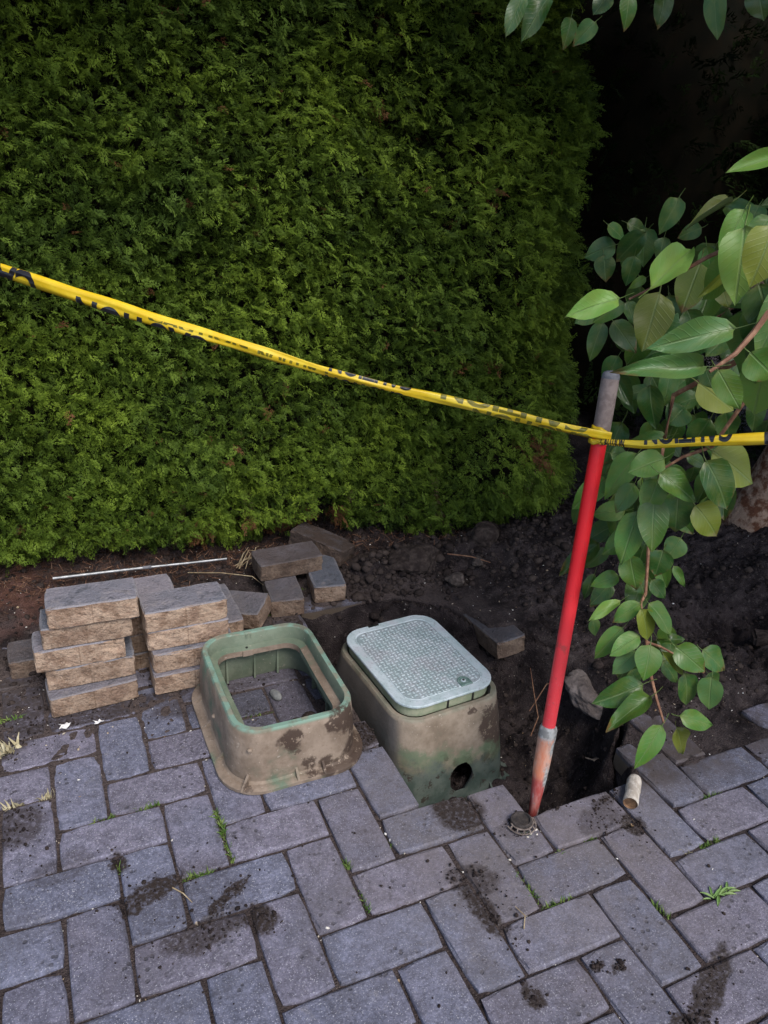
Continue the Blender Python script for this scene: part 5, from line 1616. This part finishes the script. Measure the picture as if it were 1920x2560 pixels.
chunk("concrete_chunk", [(-.045, -.02), (.05, -.03), (.055, .025), (-.04, .03)], .9, .03, M['dirtclod'], "dark stone sliver lying in the dark bed at the right edge", "stone", (1.80, .290, .035), (R(8), R(-8), -.5))
M['lumpstone'] = mat_simple('lump_stone', (.055, .043, .038), (.12, .095, .082), 60, .9, .15, 0, .005)
rock("stone", 1.10, .875, .028, .026, "round brown stone on the spoil above the lidded box", "stone", M['lumpstone'], 531, (1.2, 1, .7), None, .4, .3, 3)
rock("stone", 1.21, .93, .045, .020, "tan stone resting on the soil bank left of the red pole", "stone", M['lumpstone'], 532, (1.3, .9, .7), None, 1., .3, 3)
rock("earth_lump", 1.02, 1.00, .045, .06, "big crumbly earth lump at the back of the hole, left of the spoil heap", "earth lump", M['dirtclod'], 533, (1.3, 1, .65), None, 0, .35, 3)
rock("earth_lump", 1.27, 1.02, .085, .055, "rounded reddish earth lump on the crest of the spoil heap", "earth lump", M['dirtclod'], 534, (1, .9, .8), None, .6, .35, 3)
rock("earth_lump", .88, 1.06, .030, .05, "low earth lump right of the dark tipped brick", "earth lump", M['dirtclod'], 535, (1.3, .9, .6), None, .2, .35, 3)

# dry leaf hanging on the wall of the hole
dl = link(bpy.data.objects.new("dry_leaf", LEAF[3].copy()))
dl.data.materials.clear(); dl.data.materials.append(mat_simple("dead_leaf", (.115, .095, .085), (.17, .145, .13), 6, .8, .3))
dl.location = (1.095, .155, -.085); dl.rotation_euler = (R(58), R(10), R(152)); dl.scale = (.034, .048, .048)
tag(dl, "withered brown grey leaf on a thin stalk against the hole wall", "dead leaf")

# white petals or shells near the left stack
def petal(x, y, r, label, seed, rz, cat="petal"):
    bm = bmesh.new(); rr = random.Random(seed)
    c0 = bm.verts.new((0, 0, .005)); ring = []
    for k in range(11):
        a = 2 * math.pi * k / 11; q = r * rr.uniform(.35, 1.0)
        ring.append(bm.verts.new((q * math.cos(a) * 1.4, q * math.sin(a) * .8, rr.uniform(.001, .008))))
    for k in range(11): bm.faces.new((c0, ring[k], ring[(k + 1) % 11]))
    ex = bmesh.ops.extrude_face_region(bm, geom=bm.faces[:])
    for v in [e for e in ex['geom'] if isinstance(e, bmesh.types.BMVert)]: v.co.z -= .0012
    bmesh.ops.recalc_face_normals(bm, faces=bm.faces[:])
    o = from_bm("petal", bm, M['petal']); o.location = (x, y, .002); o.rotation_euler = (0, 0, rz)
    tag(o, label, cat, "white scraps by the left stack")
M['petal'] = mat_simple("white_scrap", (.62, .60, .58), (.78, .77, .76), 80, .8)
petal(-.062, .611, .016, "crumpled white scrap on the pavers below the left brick stack", 541, .3)
petal(.008, .596, .012, "thin pale curl just right of the crumpled white scrap below the left stack", 542, .1)

# straws and twigs
def straw(pts, r, label, mat=None, cat="twig", name="straw", group=None):
    c0 = Vector(pts[len(pts) // 2])
    bm = bmesh.new()
    tube_bm(bm, [Vector(p) - c0 for p in pts], [r] * (len(pts) - 1) + [r * .5], 5)
    o = from_bm(name, bm, mat or M['dry'], None, True); o.location = c0
    return tag(o, label, cat, group)
SG = "dry straws and roots lying about"
straw([(.085, .085, .004), (.100, .065, .006), (.112, .042, .003)], .0013, "pale dry straw lying on the dark stain left of centre", group=SG)
straw([(.640, -.225, .003), (.655, -.205, .005), (.650, -.18, .003)], .0012, "bent white straw on the pavers near the bottom centre", group=SG)
straw([(.33, 1.18, .03), (.42, 1.12, .045), (.50, 1.06, .05), (.53, 1.02, .03)], .0016, "long thin dry stem between the rod and the hedge pile", group=SG)
straw([(1.13, .99, .055), (1.19, .94, .06), (1.24, .90, .05)], .0020, "brown twig on the soil bank above the lidded box", M['twig'], group=SG)
straw([(1.10, .42, -.14), (1.16, .44, -.08), (1.24, .43, -.06)], .0016, "thin root hanging from the hole wall right of the lidded box", M['twig'], group=SG)
straw([(1.05, .35, -.2), (1.10, .38, -.13), (1.13, .45, -.11), (1.16, .52, -.08)], .0015, "curved root on the dark hole wall behind the red pole", M['twig'], group=SG)
straw([(.640, .118, -.05), (.68, .135, -.09), (.73, .14, -.10), (.76, .13, -.06)], .0025, "pale looped root at the foot of the lidded box", group=SG)
# bundle of dry twigs by the hedge foot
tb = tag(empty("twig_bundle", (.525, 1.165, .04)), "small tangle of dry twigs beside the big dirty brick by the hedge", "twig bundle")
for k in range(12):
    a = random.uniform(-.6, 1.2); L = random.uniform(.05, .10)
    x, y = random.uniform(-.03, .03), random.uniform(-.02, .02)
    tube_part("twig", [(x - L * .5 * math.cos(a), y - .3 * L * math.sin(a), .0), (x, y, random.uniform(.02, .05)), (x + L * .5 * math.cos(a), y + .3 * L * math.sin(a), random.uniform(0, .05))], [.0014, .0013, .0008], M['dry'], tb, Vector((0, 0, 0)), 4)

# ---- stuff: clods, pale flecks, grass in the joints
def ico_var(seed):
    bm = bmesh.new(); bmesh.ops.create_icosphere(bm, subdivisions=1, radius=1); rr = random.Random(seed)
    for v in bm.verts: v.co *= rr.uniform(.72, 1.18)
    V = np.array([v.co[:] for v in bm.verts], np.float32); F = np.array([[v.index for v in f.verts] for f in bm.faces], np.int32)
    bm.free(); return V * np.array([1, 1, .75], np.float32), F
ICO = [ico_var(s) for s in range(5)]
def flake_var(seed):
    rr = random.Random(seed)
    pts = [(math.cos(2 * math.pi * k / 6) * rr.uniform(.5, 1.1), math.sin(2 * math.pi * k / 6) * rr.uniform(.4, .9)) for k in range(6)]
    V = [(x, y, -.12) for x, y in pts] + [(0, 0, .28), (0, 0, -.2)]
    F = [(k, (k + 1) % 6, 6) for k in range(6)] + [((k + 1) % 6, k, 7) for k in range(6)]
    return np.array(V, np.float32), np.array(F, np.int32)
FLK = [flake_var(s) for s in range(5)]
def rand_frames(n, tilt):
    ax = np.stack([rng.normal(0, 1, n), rng.normal(0, 1, n), rng.normal(0, tilt, n)], 1)
    up = np.stack([rng.normal(0, tilt, n), rng.normal(0, tilt, n), np.ones(n)], 1)
    # rows X, Y, Z with Z close to up
    X = ax / np.linalg.norm(ax, axis=1, keepdims=True); Z = up - (up * X).sum(1, keepdims=True) * X; Z /= np.linalg.norm(Z, axis=1, keepdims=True)
    return np.stack([X, np.cross(Z, X), Z], 1)
def lay(name, mat, x, y, size, tint, variants, sink, tilt=.4, zmin=-9.0):
    z = soil_height(x, y)
    z = np.maximum(z, zmin)
    p = np.stack([x, y, z + size * sink], 1)
    me = scatter_mesh(name, p, rand_frames(len(x), tilt), size, tint, variants, rng.integers(0, len(variants), len(x)))
    return tag(mesh_obj(name, me, mat), kind="stuff")

# clods on the bed, the spoil heap and the walls of the hole
n = 9000
x = rng.uniform(-.35, 2.5, n); y = rng.uniform(.0, 1.42, n)
d, ds = poly_dist(x, y)
keep = (y > .93 + .05 * rng.normal(0, 1, n)) | ((x > 1.22) & (y > .12)) | ((d > .01) & (rng.random(n) < .9)) | ((y > .7) & (x < -.05) & (rng.random(n) < .35))
x, y = x[keep], y[keep]
size = np.clip(rng.lognormal(-5.55, .60, len(x)), .0014, .017)
lay("soil_clods", M['clod'], x, y, size, np.clip(rng.normal(.30, .25, len(x)), 0, 1), ICO, .10)
# crumbling lumps turned up by the spade
n = 420
x = np.concatenate([rng.normal(1.0, .16, n), rng.normal(1.45, .2, 140), rng.normal(.70, .06, 60)]); y = np.concatenate([rng.normal(.98, .075, n), rng.normal(.98, .14, 140), rng.normal(.82, .05, 60)])
size = np.clip(rng.lognormal(-4.75, .45, len(x)), .004, .022)
lay("soil_lumps", M['clod'], x, y, size, np.clip(rng.normal(.55, .25, len(x)), 0, 1), ICO, .20)
# crumbs of soil on the pavers, thick where it was spilled
cx_, cy_, cs_ = [], [], []
for (sx, sy, rx, ry, a, st) in PAVER_STAINS:
    m_ = int(40 + 22000 * rx * ry * (st > .6) * (rx * ry < .008))
    u, v = rng.normal(0, .75, m_) * rx, rng.normal(0, .75, m_) * ry
    cx_.append(sx + u * math.cos(a) - v * math.sin(a)); cy_.append(sy + u * math.sin(a) + v * math.cos(a))
cx_.append(rng.uniform(-.3, 1.5, 260)); cy_.append(rng.uniform(-.7, .7, 260))
cx_.append(rng.uniform(-.3, .58, 420)); cy_.append(.98 - np.abs(rng.normal(0, .22, 420)))
x = np.concatenate(cx_); y = np.concatenate(cy_)
d, ds = poly_dist(x, y)
ok = d < -.004
x, y = x[ok], y[ok]
lay("soil_crumbs", M['clod'], x, y, np.clip(rng.lognormal(-6.35, .45, len(x)), .0008, .0055), np.clip(rng.normal(.15, .15, len(x)), 0, 1), ICO, .3, .4, .0)
# pale flecks: chips, petals, gravel
n = 1500
x = np.concatenate([rng.uniform(-.3, 1.6, n), rng.uniform(-.25, 2.4, 700), rng.normal(.96, .10, 70), rng.normal(2.0, .16, 60), rng.uniform(1.1, 1.7, 60)])
y = np.concatenate([rng.uniform(-.75, .75, n), rng.uniform(.75, 1.35, 700), rng.normal(-.06, .05, 70), rng.normal(.72, .08, 60), rng.uniform(-.2, .25, 60)])
d, ds = poly_dist(x, y)
ok = (d < 0) | (rng.random(len(x)) < .4)
x, y = x[ok], y[ok]
lay("pale_flecks", M['fleck'], x, y, np.clip(rng.lognormal(-6.15, .52, len(x)), .0010, .0085), rng.random(len(x)), FLK, .25, .3, -.30)
# larger white gravel caught in the joints
J = [(.500, .062), (.503, .045), (.507, .028), (.495, .080), (.515, .005), (.79, -.04), (.775, -.045), (.785, -.052), (.765, -.05), (.60, -.075), (.70, -.085), (.69, -.11), (1.09, -.05), (1.17, -.03), (1.18, -.05), (.90, -.16), (.585, .2), (.30, -.10), (.32, -.09), (.0, -.10), (.105, .20), (1.06, -.25), (1.12, -.14), (.92, -.20), (.335, .165), (.325, .150), (.07, -.16), (.2, .5), (.14, .58), (-.05, .43)]
x = np.array([p[0] for p in J]); y = np.array([p[1] for p in J])
lay("joint_gravel", M['fleck'], x, y, rng.uniform(.0032, .0062, len(x)), rng.uniform(.4, 1, len(x)), FLK, .3, .6, -.004)

def blade_var(seed):
    rr = random.Random(seed); b = rr.uniform(.2, .7)
    V, F = [], []
    for i in range(4):
        t = i / 3; w = .10 * (1 - t) + .012
        V += [(-w, b * t * t, t - .2 * t * t), (w, b * t * t, t - .2 * t * t)]
    for i in range(3):
        F += [(2 * i, 2 * i + 1, 2 * i + 3), (2 * i, 2 * i + 3, 2 * i + 2)]
    return np.array(V, np.float32), np.array(F, np.int32)
BL = [blade_var(s) for s in range(4)]
def grass(name, segs, mat, kind="stuff"):
    xs, ys, sz_ = [], [], []
    for (xa, ya, xb, yb, n_, h_) in segs:
        t = rng.random(n_)
        xs.append(xa + (xb - xa) * t + rng.normal(0, .0022, n_)); ys.append(ya + (yb - ya) * t + rng.normal(0, .0022, n_)); sz_.append(rng.uniform(.6, 1.3, n_) * h_)
    x, y, s = map(np.concatenate, (xs, ys, sz_))
    p = np.stack([x, y, np.maximum(soil_height(x, y), -.012)], 1)
    up = np.stack([rng.normal(0, .45, len(x)), rng.normal(0, .45, len(x)), np.ones(len(x))], 1)
    X = np.stack([rng.normal(0, 1, len(x)), rng.normal(0, 1, len(x)), np.zeros(len(x))], 1)
    Z = up / np.linalg.norm(up, axis=1, keepdims=True); X -= (X * Z).sum(1, keepdims=True) * Z; X /= np.linalg.norm(X, axis=1, keepdims=True)
    me = scatter_mesh(name, p, np.stack([X, np.cross(Z, X), Z], 1), s, rng.random(len(x)), BL, rng.integers(0, 4, len(x)))
    return tag(mesh_obj(name, me, mat), kind=kind)
grass("joint_grass", [(.050, .302, .095, .302, 60, .013), (.200, .245, .203, .108, 170, .014), (.110, .101, .160, .101, 70, .015), (.400, .03, .402, .012, 30, .014), (.402, -.03, .400, -.09, 45, .012),
                      (.500, .04, .515, .02, 25, .012), (.695, -.115, .702, -.185, 45, .013), (.70, -.20, .76, -.20, 45, .013), (.80, -.10, .81, -.13, 20, .011), (.90, -.265, .905, -.30, 40, .014),
                      (1.08, -.20, 1.13, -.20, 60, .013), (1.18, -.10, 1.23, -.10, 40, .012), (-.03, .300, .01, .302, 25, .012), (-.005, .185, .005, .16, 30, .016), (.78, -.035, .76, -.045, 25, .012), (.87, -.1, .90, -.1, 30, .010),
                      (.33, .50, .39, .50, 25, .010), (.60, 1.0, .70, 1.0, 60, .010), (.46, .92, .54, .90, 70, .009), (-.2, .68, -.15, .68, 30, .016)], M['grass'])
M['drygrass'] = mat_simple("dry_grass", (.34, .29, .17), (.50, .45, .30), 60, .8)
grass("dry_grass", [(-.13, .40, -.10, .40, 14, .020), (-.20, .40, -.16, .40, 14, .022), (-.20, .56, -.16, .58, 20, .034), (1.03, -.19, 1.05, -.20, 16, .012)], M['drygrass'])

# weed with narrow leaves in the right hand joint
weed = tag(empty("weed", (1.035, -.298, -.008)), "leafy green weed growing from the joint at the right", "weed")
for k in range(15):
    a = R(-35 + 20 * (k % 5) + random.uniform(-20, 20)) + (math.pi if k % 3 == 0 else 0)
    L = random.uniform(.012, .030); w = L * .10
    bx_, by_ = random.uniform(-.035, .015), random.uniform(-.004, .004)
    bm = bmesh.new(); rows = []
    for i in range(5):
        t = i / 4
        ww = w * math.sin(math.pi * (.12 + .88 * t)) + .0004
        c0 = Vector((bx_ + math.cos(a) * L * t, by_ + math.sin(a) * L * t, .006 + L * (.55 * t - .45 * t * t)))
        s_ = Vector((-math.sin(a), math.cos(a), 0)) * ww
        rows.append((bm.verts.new(c0 - s_), bm.verts.new(c0 + Vector((0, 0, -.0012))), bm.verts.new(c0 + s_)))
    for p, q in zip(rows, rows[1:]):
        bm.faces.new((p[0], p[1], q[1], q[0])); bm.faces.new((p[1], p[2], q[2], q[1]))
    from_bm("leaf", bm, M['weed'] if 'weed' in M else M.setdefault('weed', mat_simple("weed_leaf", (.10, .19, .045), (.20, .27, .10), 60, .6)), weed, True)
# red-brown needle litter under the hedge
n = 1700
x = rng.uniform(-.4, 1.3, n); y = 1.27 + rng.normal(0, .06, n) - .06 * x
p = np.stack([x, y, soil_height(x, y) + .003], 1)
ndl = (np.array([(-.5, -.04, 0), (.5, -.03, .02), (.5, .03, .02), (-.5, .04, 0)], np.float32), np.array([(0, 1, 2), (0, 2, 3)], np.int32))
me = scatter_mesh("needle_litter", p, rand_frames(n, .5), rng.uniform(.010, .034, n), rng.random(n), [ndl], np.zeros(n, int))
tag(mesh_obj("needle_litter", me, mat_simple("needle_litter", (.10, .045, .026), (.22, .13, .085), 50, .85)), kind="stuff")
